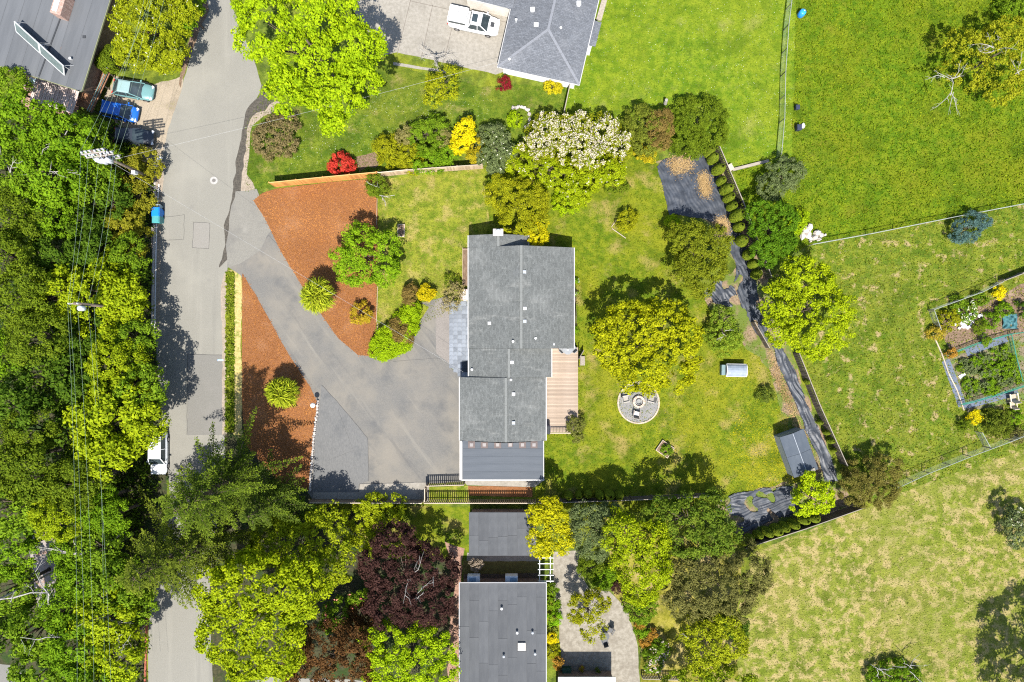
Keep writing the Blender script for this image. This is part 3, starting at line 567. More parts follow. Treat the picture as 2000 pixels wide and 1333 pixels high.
bq = empty('barbecue', 'covered barbecue on the deck against the long house wall', 'barbecue', P(1069, 838, .5))
MB().box((0, 0, .45), (.55, .9, .9)).build('body', FLAT('bbq_cover', (.25, .23, .3)), bq); MB().tube([(0, -.42, .9), (0, .42, .9)], .27, 10).build('lid', DMETAL, bq)
# flagstone patio with its tiles
fp = sheet('flagstone_patio', [(879, 588), (918, 588), (918, 742), (902, 738), (878, 715)], .028, FLAT('tile_grout', (.17, .18, .19)))
TILE = M('flagstone', (.145, .162, .185), (.2, .217, .24), 2, rnd=.22)
for r in range(19):
    for c in range(5):
        x, y = 881.5+c*8.1, 594+r*8.1
        if y > 715 and x < 881+(y-715)*1.0: continue
        p = P(x, y); link('tile', ubox(TILE), fp, (p.x, p.y, .032), None, (.43, .43, .03))
tag(link('doormat', ubox(FLAT('mat_dark', (.03, .04, .05))), None, (*P(908, 716).xy, .06), None, (.62, 1.25, .025)), 'dark rectangular doormat on the blue grey flagstones', 'doormat')
ur = empty('planter', 'large round pale stone urn beside the house entrance', 'planter', P(909, 577))
MB().lathe([(.32, 0), (.42, .1), (.58, .5), (.64, .62), (.6, .66), (.5, .64), (.48, .55), (.02, .53)], n=24).build('bowl', FLAT('pink_stone', (.55, .44, .4)), ur, True); MB().lathe([(.47, 0), (.46, .05), (.02, .06)], (0, 0, .52), 18).build('lid', FLAT('pale_lid', (.62, .55, .5)), ur)
eg = empty('planting_box', 'narrow wooden edged bed along the front wall of the long house', 'planter', P(908, 522))
q0, q1 = P(904, 488), P(904, 563)
link('side_board', ubox(WOOD), eg, (q0.x-eg.location.x, 0, .12), None, (.06, q0.y-q1.y, .24)); link('end_board', ubox(WOOD), eg, (q0.x-eg.location.x+.35, q0.y-eg.location.y-.03, .12), None, (.64, .06, .24)); link('soil', ubox(SOIL), eg, (q0.x-eg.location.x+.37, 0, .08), None, (.66, q0.y-q1.y-.1, .16))
def raised_bed(name, label, px, py, w, l, rz, wood, fill):
    e = empty(name, label, 'raised bed', P(px, py), rz)
    for s in (-1, 1): link('side_board', ubox(wood), e, (s*w/2, 0, .14), None, (.06, l, .28)); link('end_board', ubox(wood), e, (0, s*(l/2-.03), .14), None, (w-.064, .06, .26))
    link('soil', ubox(fill), e, (0, 0, .1), None, (w-.07, l-.13, .2)); return e
raised_bed('raised_bed', 'small wooden box of dry soil on the front lawn', 784, 451, .68, 1.35, R(-2), PALEWOOD, SOIL)
raised_bed('raised_bed', 'tilted square wooden bed of green plants on the back lawn', 1298, 877, 1.5, 1.35, R(-35), PALEWOOD, SOIL)

# ---- north house with hip roof
nb_ = P(1070, 40); nh = empty('house', 'white walled house with blue grey hip roof beside the concrete drive', 'house', nb_)
zn = 2.9; A, B, C_, D = P(972, 131, zn), P(1131, 166, zn), P(1190, -90, zn), P(1030, -125, zn)
u = (B-A).normalized(); v = (D-A).normalized(); hw = (B-A).length/2; zr = zn+hw*.3
r0 = A+u*hw+v*hw; r0.z = zr; r1 = D+u*hw-v*hw; r1.z = zr
m = MB(); Ln = lambda p: (p.x-nb_.x, p.y-nb_.y, p.z)
for f in ((A, B, r0), (B, C_, r1, r0), (C_, D, r1), (D, A, r0, r1)): m.slab([Ln(p) for p in f], .13)
rf = m.build('roof', SHING_N, nh)
for p, q in ((A, r0), (B, r0), (r0, r1)):
    n = max(2, int((q-p).length/.8)); dd = (q-p)/n
    for i in range(n):
        c = p+dd*(i+.5); o = link('ridge_cap', ubox(M('ridge_cap_blue', (.13, .137, .15), (.19, .195, .21), 9)), rf, (c.x-nb_.x, c.y-nb_.y, c.z+.02)); o.rotation_mode = 'QUATERNION'; o.rotation_quaternion = dd.to_track_quat('X', 'Z'); o.scale = (dd.length-.015, .26, .04)
for p, q in ((A, B), (B, C_), (D, A)):
    c = (p+q)/2; link('gutter', ubox(GUT), rf, (c.x-nb_.x+(p.y-q.y)*-.0, c.y-nb_.y, zn-.07), (0, 0, math.atan2(q.y-p.y, q.x-p.x)), ((q-p).length+.1, .14, .12))
inset = lambda p, s, t_: p+u*s+v*t_
wl = [inset(A, .45, .55), inset(B, -.45, .55), inset(C_, -.45, -.5), inset(D, .45, -.5)]
MB().prism([(p.x-nb_.x, p.y-nb_.y) for p in wl], 0, zn-.02).build('wall', WHITEW, nh)
# bump out and west wing
bo = [P(1150, 88, zn), P(1163, 91, zn), P(1175, 44, zn), P(1160, 40, zn)]
MB().slab([(p.x-nb_.x, p.y-nb_.y, zn-.02) for p in bo], .12).build('side_roof', SHING_N, nh); MB().prism([((p.x-1000*0)*1-nb_.x, p.y-nb_.y) for p in [P(1146, 84, zn), P(1157, 86, zn), P(1168, 50, zn), P(1156, 46, zn)]], 0, zn-.15).build('side_wall', WHITEW, nh)
W0, W1 = P(1001, 19, zn), P(905, -5, zn); W2, W3 = W1+v*9, W0+v*9; wr0, wr1 = (W0+W3)/2, (W1+W2)/2; wr0.z = wr1.z = zn+1.35
m = MB(); m.slab([Ln(p) for p in (W1, W0, wr0, wr1)], .13); m.slab([Ln(p) for p in (wr1, wr0, W3, W2)], .13); m.build('wing_roof', SHING_N, nh)
MB().prism([(p.x-nb_.x, p.y-nb_.y) for p in (W1+u*.2+v*.4, W0+u*.6+v*.4, W3+u*.6-v*.4, W2+u*.2-v*.4)], 0, zn-.03).build('wing_wall', CREAM, nh)
c = (W0+W1)/2; link('gutter', ubox(GUT), nh, (c.x-nb_.x, c.y-nb_.y, zn-.06), (0, 0, math.atan2(u.y, u.x)), ((W0-W1).length, .12, .12))
for x, y, mt, k in ((1040, 21, WMETAL, 'box'), (1047, 51, WMETAL, 'box'), (1008, 41, WMETAL, 'pipe'), (1087, 46, DMETAL, 'box'), (1095, 57, WMETAL, 'pipe'), (1130, 9, WMETAL, 'box'), (995, 118, WMETAL, 'pipe')): vent(nh, x, y, 3.6 if y < 100 else 3.05, mt, .34, .25, k)
lg = P(1172, 20); MB().prism([(p.x-nb_.x, p.y-nb_.y) for p in [P(1164, 40), P(1174, 43), P(1186, 0), P(1176, -3)]], 0, .25).build('side_ramp', GREYWOOD, nh)

# ---- south house (flat roll roofing) and outbuilding
sb = P(980, 1240); sh = empty('house', 'flat roofed house covered in long grey roofing sheets beside the patio', 'house', sb)
zs = 3.1; p0, p1 = P(898, 1139, zs), P(1066, 1400, zs)
MB().box(((p0.x+p1.x)/2-sb.x, (p0.y+p1.y)/2-sb.y-.3, (zs-.1)/2), (p1.x-p0.x-.5, p0.y-p1.y-.6, zs-.1)).build('wall', M('taupe_wall', (.16, .11, .09), (.22, .16, .13), 2), sh)
rs = MB().box(((p0.x+p1.x)/2-sb.x, (p0.y+p1.y)/2-sb.y, zs-.09), (p1.x-p0.x, p0.y-p1.y, .16)).build('roof', MEMB_S, sh)
ncol = 9; cw = (p1.x-p0.x)/ncol
for i in range(ncol):
    y = p0.y-.06; j = 0
    while y > p1.y+.3:
        L = (rng.uniform(3.2, 6.5) if j else rng.uniform(1.2, 5)); y2 = max(p1.y+.05, y-L); link('roofing_sheet', ubox(MEMB_S), rs, (p0.x+(i+.5)*cw-sb.x, (y+y2)/2-sb.y, zs+.002), None, (cw-.03, y-y2-.025, .02)); y = y2; j += 1
for c, d in ((((p0.x+p1.x)/2, p0.y+.03, zs-.02), (p1.x-p0.x+.16, .08, .14)), ((p0.x-.05, (p0.y+p1.y)/2, zs-.02), (.09, p0.y-p1.y, .14)), ((p1.x+.05, (p0.y+p1.y)/2, zs-.02), (.09, p0.y-p1.y, .14))): link('fascia', ubox(FLAT('grey_trim', (.3, .3, .3))), rs, (c[0]-sb.x, c[1]-sb.y, c[2]), None, d)
for x, y, k, mt in ((1010, 1234, 'pipe', WMETAL), (1040, 1234, 'pipe', GMETAL), (1045, 1275, 'pipe', GMETAL), (980, 1187, 'pipe', WMETAL), (984, 1280, 'pipe', GMETAL)): vent(sh, x, y, zs, mt, .3, .3, k)
q = P(1019, 1264, zs+.2)-sb; sk = MB().box((q.x, q.y, zs+.1), (.8, .8, .24)).build('skylight', FLAT('sky_kerb', (.4, .37, .33)), sh); MB().box((q.x, q.y, zs+.25), (.56, .56, .08)).build('dome', FLAT('sky_dome', (.4, .3, .22), .25), sk)
for x in (925, 999):
    q = P(x, 1134, 2.0); wb = MB().box((q.x-sb.x, q.y-sb.y+.1, 1.7), (1.3, .75, .9)).build('bay_window', FLAT('bay_frame', (.6, .62, .64)), sh); MB().box((q.x-sb.x+(-.1 if x < 950 else .2), q.y-sb.y+.1, 2.17), (.7, .5, .05)).build('pane', FLAT('bay_pane', (.22, .32, .42), .15), wb)
q0, q1 = P(1090, 1323, 2.6), P(1202, 1400, 2.6)
MB().box(((q0.x+q1.x)/2-sb.x, (q0.y+q1.y)/2-sb.y, 2.55), (q1.x-q0.x, q0.y-q1.y, .14)).build('porch_roof', M('pale_roof', (.5, .48, .42), (.66, .64, .58), 2), sh)
MB().box(((q0.x+q1.x)/2-sb.x, (q0.y+q1.y)/2-sb.y-.3, 1.2), (q1.x-q0.x-.3, q0.y-q1.y-.5, 2.4)).build('porch_wall', M('taupe_wall', (.1, .1, .1), (.1, .1, .1)), sh)
ob = P(980, 1045); oh = empty('outbuilding', 'small flat roofed outbuilding between the slatted fence and the south house', 'outbuilding', ob)
p0, p1 = P(916, 1001, 2.5), P(1048, 1086, 2.5)
MB().box(((p0.x+p1.x)/2-ob.x, (p0.y+p1.y)/2-ob.y, 1.2), (p1.x-p0.x-.4, p0.y-p1.y-.5, 2.4)).build('wall', MATS['taupe_wall'], oh)
ro = MB().box(((p0.x+p1.x)/2-ob.x, (p0.y+p1.y)/2-ob.y, 2.44), (p1.x-p0.x, p0.y-p1.y, .12)).build('roof', MEMB_S, oh); cw = (p1.x-p0.x)/7
for i in range(7):
    y = p0.y-.05; j = 0
    while y > p1.y+.3:
        L = rng.uniform(1.5, 3.6); y2 = y-L if y-L > p1.y+.7 else p1.y+.04; link('roofing_sheet', ubox(MEMB_S), ro, (p0.x+(i+.5)*cw-ob.x, (y+y2)/2-ob.y, 2.512), None, (cw-.03, y-y2-.025, .02)); y = y2; j += 1
# white trellis between them
tb = P(1066, 1112); tr = empty('trellis', 'white slatted pergola frame joining the outbuilding and the patio', 'pergola', tb)
for k in range(5): q = P(1066, 1090+k*11.3, 2.3)-tb; link('crossbar', ubox(WMETAL), tr, (q.x, q.y, 2.3), None, (1.65, .07, .1))
for x in (1054, 1075):
    q = P(x, 1112, 2.2)-tb; link('beam', ubox(WMETAL), tr, (q.x, q.y, 2.2), None, (.08, 2.75, .1))
    for y in (1094, 1132): q = P(x, y, 2.1)-tb; link('post', ubox(WMETAL), tr, (q.x, q.y, 1.08), None, (.09, .09, 2.15))

# ---- north west house with solar collectors
wb_ = P(80, 60); wh = empty('house', 'house with flat grey seamed roof carrying two tilted solar collectors', 'house', wb_)
zw = 4.0; Q1 = P(159, 179, zw); Q0 = P(-40, 117, zw); Q2 = P(222, -40, zw); e1 = (Q1-Q0).normalized(); e2 = Vector((-e1.y, e1.x, 0)); LW, LH = (Q1-Q0).length+4, 15.0
O = Q1-e1*LW; ang = math.atan2(e1.y, e1.x)
W = lambda a, b, z=0: (O.x+e1.x*a+e2.x*b-wb_.x, O.y+e1.y*a+e2.y*b-wb_.y, z)
ROOFW = M('seamed_roof', (.085, .09, .096), (.115, .12, .126), 1.2, patches=[((.14, .143, .147), .5, .5, .7, .4), ((.33, .14, .05), .7, .66, .74, .8, 6)], rough=.8, rnd=.06)
rw = MB().slab([W(0, 0, zw), W(LW, 0, zw), W(LW, LH, zw), W(0, LH, zw)], .2).build('roof', ROOFW, wh)
nse = 9
for i in range(nse):
    a0_ = LW*i/nse; a1_ = LW*(i+1)/nse; c = W((a0_+a1_)/2, LH/2, zw+.012); link('roofing_sheet', ubox(ROOFW), rw, c, (0, 0, ang), (a1_-a0_-.035, LH-.08, .02))
c = W(LW-4.2, LH/2, zw+.05); link('gutter_seam', ubox(DMETAL), rw, c, (0, 0, ang-R(3)), (.14, LH-.3, .05))
MB().prism([W(.4, .4)[:2], W(LW-.7, .4)[:2], W(LW-.7, LH-.4)[:2], W(.4, LH-.4)[:2]], 0, zw-.2).build('wall', M('brown_wall', (.12, .08, .06), (.2, .14, .1), 3), wh)
for i, c in enumerate((W(LW/2, -.02, zw-.06), )): link('fascia', ubox(FLAT('olive_trim', (.2, .21, .12))), rw, c, (0, 0, ang), (LW, .06, .18))
link('fascia', ubox(MATS['olive_trim']), rw, W(LW+.03, LH/2, zw-.06), (0, 0, ang), (.06, LH, .18))
q = P(118, 10, 5.0)-wb_; cm = MB().box((q.x, q.y, 4.6), (1.1, 2.2, 1.5), R(-17)).build('chimney', BRICKM, wh); MB().box((q.x-.1, q.y, 5.4), (.5, 1.7, .12), R(-17)).build('cap', FLAT('metal_cap', (.55, .53, .5), .35), cm)
vent(wh, 141, 117, zw, WMETAL, .2, .3, 'pipe'); vent(wh, 165, 73, zw, DMETAL, .2, .05)
# two solar collectors
SOL = M('collector_glass', (.09, .12, .115), (.13, .165, .16), 3, rough=.15, spec=.6)
sa, sb2 = P(30, 52, 4.6), P(126, 139, 4.6); sd = (sb2-sa).normalized(); sL = (sb2-sa).length; sn = Vector((-sd.y, sd.x, 0)); sang = math.atan2(sd.y, sd.x)
for k in range(2):
    c = sa+sd*sL*(.25+.5*k); e = empty('solar_collector', ('white framed glazed solar collector on the grey roof nearer the chimney', 'white framed glazed solar collector on the grey roof nearer the white vent pipe')[k], 'solar panel', (c.x, c.y, zw+.02), sang, 'solar collectors on the seamed roof')
    T = Matrix.Rotation(R(52), 3, 'X'); l = sL/2-.06
    MB().box((0, 0, .62), (l-.14, 1.16, .05), 0, T).build('glass', SOL, e)
    f = MB()
    for d, off in (((l, .07, .1), Vector((0, .62, 0))), ((l, .07, .1), Vector((0, -.62, 0))), ((.07, 1.17, .1), Vector((l/2-.035, 0, 0))), ((.07, 1.17, .1), Vector((-l/2+.035, 0, 0)))):
        o_ = T @ off; f.box((o_.x, o_.y, .62+o_.z), d, 0, T)
    f.build('frame', WMETAL, e)
    for s in (-1, 1): MB().tube([(s*(l/2-.1), .36, .0), (s*(l/2-.1), .38, 1.05)], .03).tube([(s*(l/2-.1), .95, .0), (s*(l/2-.1), .4, 1.05)], .025).build('strut', WMETAL, e)
# slatted east deck and corrugated porch roof of that house
dk = empty('side_deck', 'brown slatted wooden walkway along the seamed roof house above the parked cars', 'deck', P(190, 178))
dA, dB = P(212, 108, 1.2), P(163, 214, 1.2); dd = (dB-dA).normalized(); dn = Vector((-dd.y, dd.x, 0)); dL = (dB-dA).length; da = math.atan2(dd.y, dd.x)
for i in range(int(dL/.16)):
    c = dA+dd*(i+.5)*.16; link('board', ubox(M('brown_deck_board', (.17, .085, .045), (.3, .16, .09), 3, rnd=.25)), dk, (c.x-dk.location.x, c.y-dk.location.y, 1.18), (0, 0, da), (.14, 1.9, .04))
for s in (-.85, .85): c = (dA+dB)/2+dn*s; link('beam', ubox(DARKWOOD), dk, (c.x-dk.location.x, c.y-dk.location.y, 1.07), (0, 0, da), (dL, .1, .16))
for i in range(5):
    for s in (-.85, .85): c = dA+dd*dL*(.05+i*.225)+dn*s; link('post', ubox(DARKWOOD), dk, (c.x-dk.location.x, c.y-dk.location.y, .5), (0, 0, da), (.1, .1, 1.0))
for s in (.98, .88): c = (dA+dB)/2+dn*s; link('rail', ubox(FLAT('green_rail', (.16, .24, .22))), dk, (c.x-dk.location.x, c.y-dk.location.y, 1.5+.5*(s > .9)), (0, 0, da), (dL, .06, .06))
pq = empty('corrugated_canopy', 'pink weathered corrugated canopy at the foot of the seamed roof house', 'canopy', P(112, 185))
PK = M('corrugated_pink', (.42, .33, .29), (.62, .53, .48), 3, rnd=.2); ca = P(108, 183, 2.3)
for i in range(24):
    c = ca+e1*(i-11.5)*.2; link('corrugation', ubox(PK), pq, (c.x-pq.location.x, c.y-pq.location.y, 2.3+.03*(i % 2)), (0, 0, ang), (.15, 3.0, .05))
for a_, b_ in ((-2.2, -1.3), (2.2, -1.3), (-2.2, 1.3), (2.2, 1.3)): c = ca+e1*a_+e2*b_; link('post', ubox(GREYWOOD), pq, (c.x-pq.location.x, c.y-pq.location.y, 1.13), (0, 0, ang), (.1, .1, 2.27))
pt = sheet('brick_terrace', [(52, 148), (160, 190), (150, 226), (35, 216)], .02, M('terrace_brick', (.27, .15, .11), (.4, .26, .2), 6, brick=(.22, .11, .2, .01)))
wk = empty('bicycle', 'old bicycle lying beside the pink corrugated canopy', 'bicycle', P(60, 172))
for s in (-.4, .4):
    m = MB(); m.tube([(s+.3*math.cos(a), .3*math.sin(a), .5) for a in np.linspace(0, 6.28, 17)], .025, 5); m.build('wheel', FLAT('tyre_pale', (.4, .33, .25)), wk)
MB().tube([(-.4, 0, .5), (-.1, .35, .52), (.3, .3, .52), (.4, 0, .5)], .025).tube([(-.1, .35, .52), (0, 0, .5), (.3, .3, .52)], .02).tube([(0, 0, .05), (0, 0, .5)], .03).build('frame', FLAT('bike_frame', (.45, .45, .45)), wk)
bt = empty('storage_tub', 'pale blue plastic tub by the bricks next to the seamed roof house', 'tub', P(70, 161)); MB().lathe([(.28, 0), (.36, .5), (.38, .52), (.33, .5), (.27, .1), (.02, .1)], n=14).build('body', FLAT('tub_blue', (.45, .58, .62)), bt)
# ------------------------------------------------------------------ fences
def fence(name, label, pts, h, bw, gap, mat, post=None, cap=None, group=None, topcap=True):
    W_ = [P(x, y) for x, y in pts]; b = W_[0]; root = empty(name, label, 'fence', b, group=group); post = post or mat
    for (a, c), fm in zip(zip(W_[:-1], W_[1:]), mat if isinstance(mat, list) else [mat]*9):
        d = c-a; L = d.length; u = d.normalized(); an = math.atan2(u.y, u.x); n = max(1, int(L/(bw+gap)))
        for i in range(n):
            q = a+u*(i+.5)*L/n-b; hh = h*rng.uniform(.985, 1.01); link('board', ubox(fm), root, (q.x, q.y, .05+hh/2), (0, 0, an), (L/n-gap, .03, hh))
        nrm = Vector((-u.y, u.x, 0)); k = max(1, int(round(L/2.4)))
        for i in range(k+1):
            q = a+u*L*i/k-b+nrm*.07; link('post', ubox(post if not isinstance(post, list) else post[0]), root, (q.x, q.y, h/2+.02), (0, 0, an), (.1, .1, h+.04))
        m_ = (a+c)/2-b
        for zz in (.35, h-.2): link('rail', ubox(fm), root, (m_.x+nrm.x*.038, m_.y+nrm.y*.038, zz), (0, 0, an), (L-.02, .04, .09))
        if topcap: link('cap_rail', ubox(cap or fm), root, (m_.x, m_.y, h+.08), (0, 0, an), (L-.01, .075, .035))
    return root
fence('board_fence', 'orange cedar board fence between the bark mulch and the red azalea', [(538, 366), (640, 355.5), (742, 346)], 2.0, .16, .004, CEDAR, cap=M('cedar_cap', (.45, .25, .09), (.6, .36, .14), 3))
fence('board_fence', 'old grey board fence edging the front lawn below the hedge', [(744, 345.6), (800, 340), (943, 330)], 1.7, .16, .004, M('old_board', (.34, .24, .15), (.5, .38, .26), 3, rnd=.25), cap=PALEWOOD)
SLAT = M('slat_brown', (.13, .095, .065), (.24, .18, .13), 3, rnd=.25)
fence('board_fence', 'closed brown board fence behind the concrete strip of the driveway', [(614, 975), (828, 976)], 1.7, .15, .004, SLAT, cap=PALEWOOD)
fence('picket_fence', 'brown fence of spaced slats south of the flat grey extension', [(832, 976), (1045, 976)], 1.7, .1, .1, SLAT, cap=PALEWOOD)
fence('picket_fence', 'short brown slatted fence joining the garage corner', [(836, 944), (908, 942)], 1.5, .1, .1, SLAT, cap=PALEWOOD)
fence('board_fence', 'short return fence linking the two slatted fences by the concrete strip', [(833, 948), (833, 974)], 1.6, .15, .01, SLAT, cap=PALEWOOD)
fence('board_fence', 'dark fence behind the round clipped cypresses south of the back lawn', [(1050, 976), (1230, 970), (1395, 962)], 1.7, .15, .01, DARKWOOD, cap=GREYWOOD)
fence('board_fence', 'dark board fence behind the long cypress row beside the black plastic', [(1394, 292), (1440, 400), (1495, 545)], 1.8, .13, .07, DARKWOOD, cap=GREYWOOD)
fence('board_fence', 'dark board fence half hidden by the bright lime fruit tree', [(1466, 630), (1495, 680)], 1.2, .14, .01, DARKWOOD, cap=GREYWOOD)
fence('board_fence', 'dark board fence between the black plastic strip and the meadow', [(1548, 690), (1588, 790), (1640, 905)], 1.7, .14, .05, DARKWOOD, cap=GREYWOOD)
fence('board_fence', 'dark board fence edging the pale dry meadow behind the small cypresses', [(1672, 984), (1560, 1024), (1446, 1061)], 1.8, .15, .005, DARKWOOD, cap=GREYWOOD)
fence('board_fence', 'narrow grey fence from the hip roofed house to the flowering hedge', [(1112, 170), (1100, 226)], 1.3, .15, .01, GREYWOOD)
fence('board_fence', 'low white picket fence at the edge of the south patio', [(1252, 1318), (1320, 1320)], .9, .09, .08, GREYWOOD)
WIREM = FLAT('galvanised_wire', (.24, .26, .23), .5)
def wire_fence(name, label, pts, h, post=GREYWOOD, rail=WIREM, mesh=WIREM, step=2.6, rr=.035):
    W_ = [P(x, y) for x, y in pts]; b = W_[0]; root = empty(name, label, 'fence', b)
    wm = MB()
    for a, c in zip(W_[:-1], W_[1:]):
        d = c-a; L = d.length; u = d.normalized(); an = math.atan2(u.y, u.x); k = max(1, int(round(L/step)))
        for i in range(k+1): q = a+u*L*i/k-b; MB().tube([(q.x, q.y, -.05), (q.x, q.y, h)], .045, 6).build('post', post, root)
        p0, p1 = a-b, c-b; MB().tube([(p0.x, p0.y, h), (p1.x, p1.y, h)], rr, 6).build('top_rail', rail, root)
        for zz in np.arange(.1, h-.05, .16): wm.tube([(p0.x, p0.y, zz), (p1.x, p1.y, zz)], .005, 3)
        for i in range(int(L/.16)): q = a+u*(i+.5)*.16-b; wm.tube([(q.x, q.y, .06), (q.x, q.y, h)], .005, 3)
    wm.build('wire_mesh', mesh, root); return root
wire_fence('wire_fence', 'tall grey wire fence dividing the bright lawn from the rough meadow', [(1545, -60), (1530, 60), (1524, 150), (1522, 240), (1516, 310)], 1.5)
wire_fence('wire_fence', 'long wire fence running past the pale rock pile and blue bush', [(1580, 480), (1690, 460), (1850, 428), (2060, 388)], 1.1)
wire_fence('wire_fence', 'wire fence along the top of the vegetable garden', [(1812, 606), (1905, 572), (1945, 552)], 1.2)
wire_fence('wire_fence', 'short pale wire fence end at the corner of the flower bed', [(1813, 608), (1826, 645)], 1.1)
fence('board_fence', 'weathered board fence at the upper end of the vegetable garden', [(1950, 550), (2060, 508)], .9, .15, .01, GREYWOOD)
wire_fence('wire_fence', 'wire fence with leaning posts between the two meadows', [(1740, 948), (1800, 920), (1880, 888), (1960, 858), (2060, 818)], 1.4, step=2.2)
wire_fence('wire_fence', 'short wire fence joining the garden bush to the meadow fence', [(1904, 843), (1920, 872)], 1.2)
a_ = empty('timber_edging', 'two pale timber edging boards around the small lawn bush', 'edging', P(1205, 448))
for (x0, y0), (x1, y1) in (((1194, 444), (1204, 430)), ((1195, 447), (1222, 466))):
    p, q = P(x0, y0), P(x1, y1); c = (p+q)/2-a_.location; link('board', ubox(PALEWOOD), a_, (c.x, c.y, .07), (0, 0, math.atan2(q.y-p.y, q.x-p.x)), ((q-p).length, .06, .14))
wl = empty('timber_edging', 'long white timber plank lying between the lawn and the rough corner', 'edging', P(1465, 324)); link('plank', ubox(GREYWOOD), wl, (0, 0, .14), (0, 0, R(14)), (4.0, .3, .28)); link('plank', ubox(PALEWOOD), wl, (-2.2, -.25, .2), (0, 0, R(-60)), (.7, .5, .4))
ed = empty('timber_edging', 'thin timber line between the bark mulch and the front lawn', 'edging', P(737, 520))
for y0, y1 in ((350, 440), (560, 630), (631, 696)): p, q = P(738, y0), P(735.5, y1); c = (p+q)/2-ed.location; link('board', ubox(WOOD), ed, (c.x, c.y, .06), (0, 0, math.atan2(q.y-p.y, q.x-p.x)), ((q-p).length-.02, .06, .12))
lg = empty('log', 'pale cut log standing at the edge of the dark hedge', 'log', P(1299, 203)); MB().tube([(0, 0, 0), (-.05, .1, .9)], [.2, .17], 10).build('stem', PALEBARK, lg)

# ------------------------------------------------------------------ stones
def stone_mesh(seed, mat):
    bm = bmesh.new(); bmesh.ops.create_icosphere(bm, subdivisions=1, radius=.5); r = random.Random(seed)
    for v in bm.verts: v.co *= r.uniform(.78, 1.15)
    me = bpy.data.meshes.new('stone'); bm.to_mesh(me); bm.free(); me.materials.append(mat); return me
ST = M('garden_stone', (.3, .27, .24), (.5, .46, .42), 4, rnd=.3); STM = [stone_mesh(i, ST) for i in range(4)]
def stones(root, pts, s, z=.1, jit=.1, nm='stone'):
    for i, p in enumerate(pts):
        o = link(nm, STM[i % 4], root, (p[0]-root.location.x+rng.uniform(-jit, jit), p[1]-root.location.y+rng.uniform(-jit, jit), z), (rng.uniform(-.4, .4), rng.uniform(-.4, .4), rng.uniform(0, 6)), np.array(s)*rng.uniform(.8, 1.2))
rwall = empty('stone_border', 'row of pale stones edging the driveway beside the bark mulch', 'stone border', P(615, 870))
pp = []
for i in range(44): f = i/43; x = 622-16*f-2*math.sin(f*3.1); y = 784+173*f; pp.append(P(x, y))
stones(rwall, pp, (.34, .3, .34), .12, .04)
rocks = empty('rock_pile', 'pile of large pale rocks at the end of the wire fence', 'rocks', P(1584, 457))
WR = M('pale_rock', (.4, .345, .3), (.55, .5, .45), 3, rnd=.12, bump=.6, bscale=5); WRM = [stone_mesh(20+i, WR) for i in range(4)]
for x, y, s in ((1571, 450, 1.0), (1580, 445, .9), (1566, 462, .9), (1577, 460, 1.0), (1595, 455, .95), (1590, 465, .9), (1603, 460, .7), (1611, 459, .4), (1582, 469, .6), (1598, 468, .6)):
    p = P(x, y)-rocks.location; link('rock', WRM[int(x) % 4], rocks, (p.x, p.y, .22*s), (rng.uniform(0, 3), rng.uniform(-.3, .3), rng.uniform(0, 6)), (s*1.05, s*.9, s*.7))
ring = empty('stone_border', 'curved grey stone border around the small bush by the white house', 'stone border', P(1015, 232))
stones(ring, [P(1015+20*math.cos(a), 232-22*math.sin(a)) for a in np.linspace(-1.0, 2.2, 14)], (.5, .4, .4), .14)

# ------------------------------------------------------------------ fire pit terrace
fpc = P(1247, 787); fpit = empty('fire_pit', 'round stone fire pit in the middle of the gravel circle', 'fire pit', P(1247, 785))
gc = MB().lathe([(2.2, 0), (2.2, .03), (.01, .032)], (fpc.x, fpc.y, .0), 40).build('gravel_circle', M('grey_gravel', (.15, .148, .142), (.22, .215, .207), 18, patches=[((.26, .252, .24), 45, .55, .72, .6, 2), ((.3, .27, .25), .9, .5, .7, .4)], bump=.5, bscale=30)); gc['kind'] = 'structure'
BRK = M('edging_stone', (.32, .26, .19), (.44, .37, .28), 3, rnd=.18)
for i in range(56):
    a = i*2*math.pi/56; link('edging_stone', ubox(BRK), gc, (fpc.x+2.22*math.cos(a), fpc.y+2.22*math.sin(a), .05), (0, 0, a), (.16, .235, .13))
for ring_, n, r_, z in ((0, 16, .55, .09), (1, 16, .55, .25)):
    for i in range(n):
        a = (i+.5*ring_)*2*math.pi/n; link('block', ubox(M('pit_block', (.33, .27, .22), (.48, .37, .29), 3, rnd=.2)), fpit, (r_*math.cos(a), r_*math.sin(a), z), (0, 0, a), (.24, .205, .15))
MB().lathe([(.42, 0), (.4, .12), (.02, .14)], n=18).build('ash', FLAT('ash', (.28, .28, .27)), fpit); MB().lathe([(.3, .0), (.3, .3), (.27, .3), (.26, .15), (.01, .14)], n=18).build('fire_bowl', FLAT('iron_bowl', (.2, .2, .19), .6), fpit)
CH = FLAT('weathered_chair', (.28, .26, .23), .8, rnd=.15)
garden_chair('garden_chair', 'weathered wooden armchair on the fire pit gravel nearest the deck', 1221, 779, R(-80), CH)
garden_chair('garden_chair', 'weathered wooden armchair on the fire pit gravel toward the chicken coop', 1271, 779, R(75), CH)
garden_chair('garden_chair', 'armchair with pale cushion at the fire pit circle toward the raised bed', 1242, 808, R(-12), FLAT('dark_chair', (.2, .17, .15)), cush=FLAT('cushion', (.6, .57, .52)))
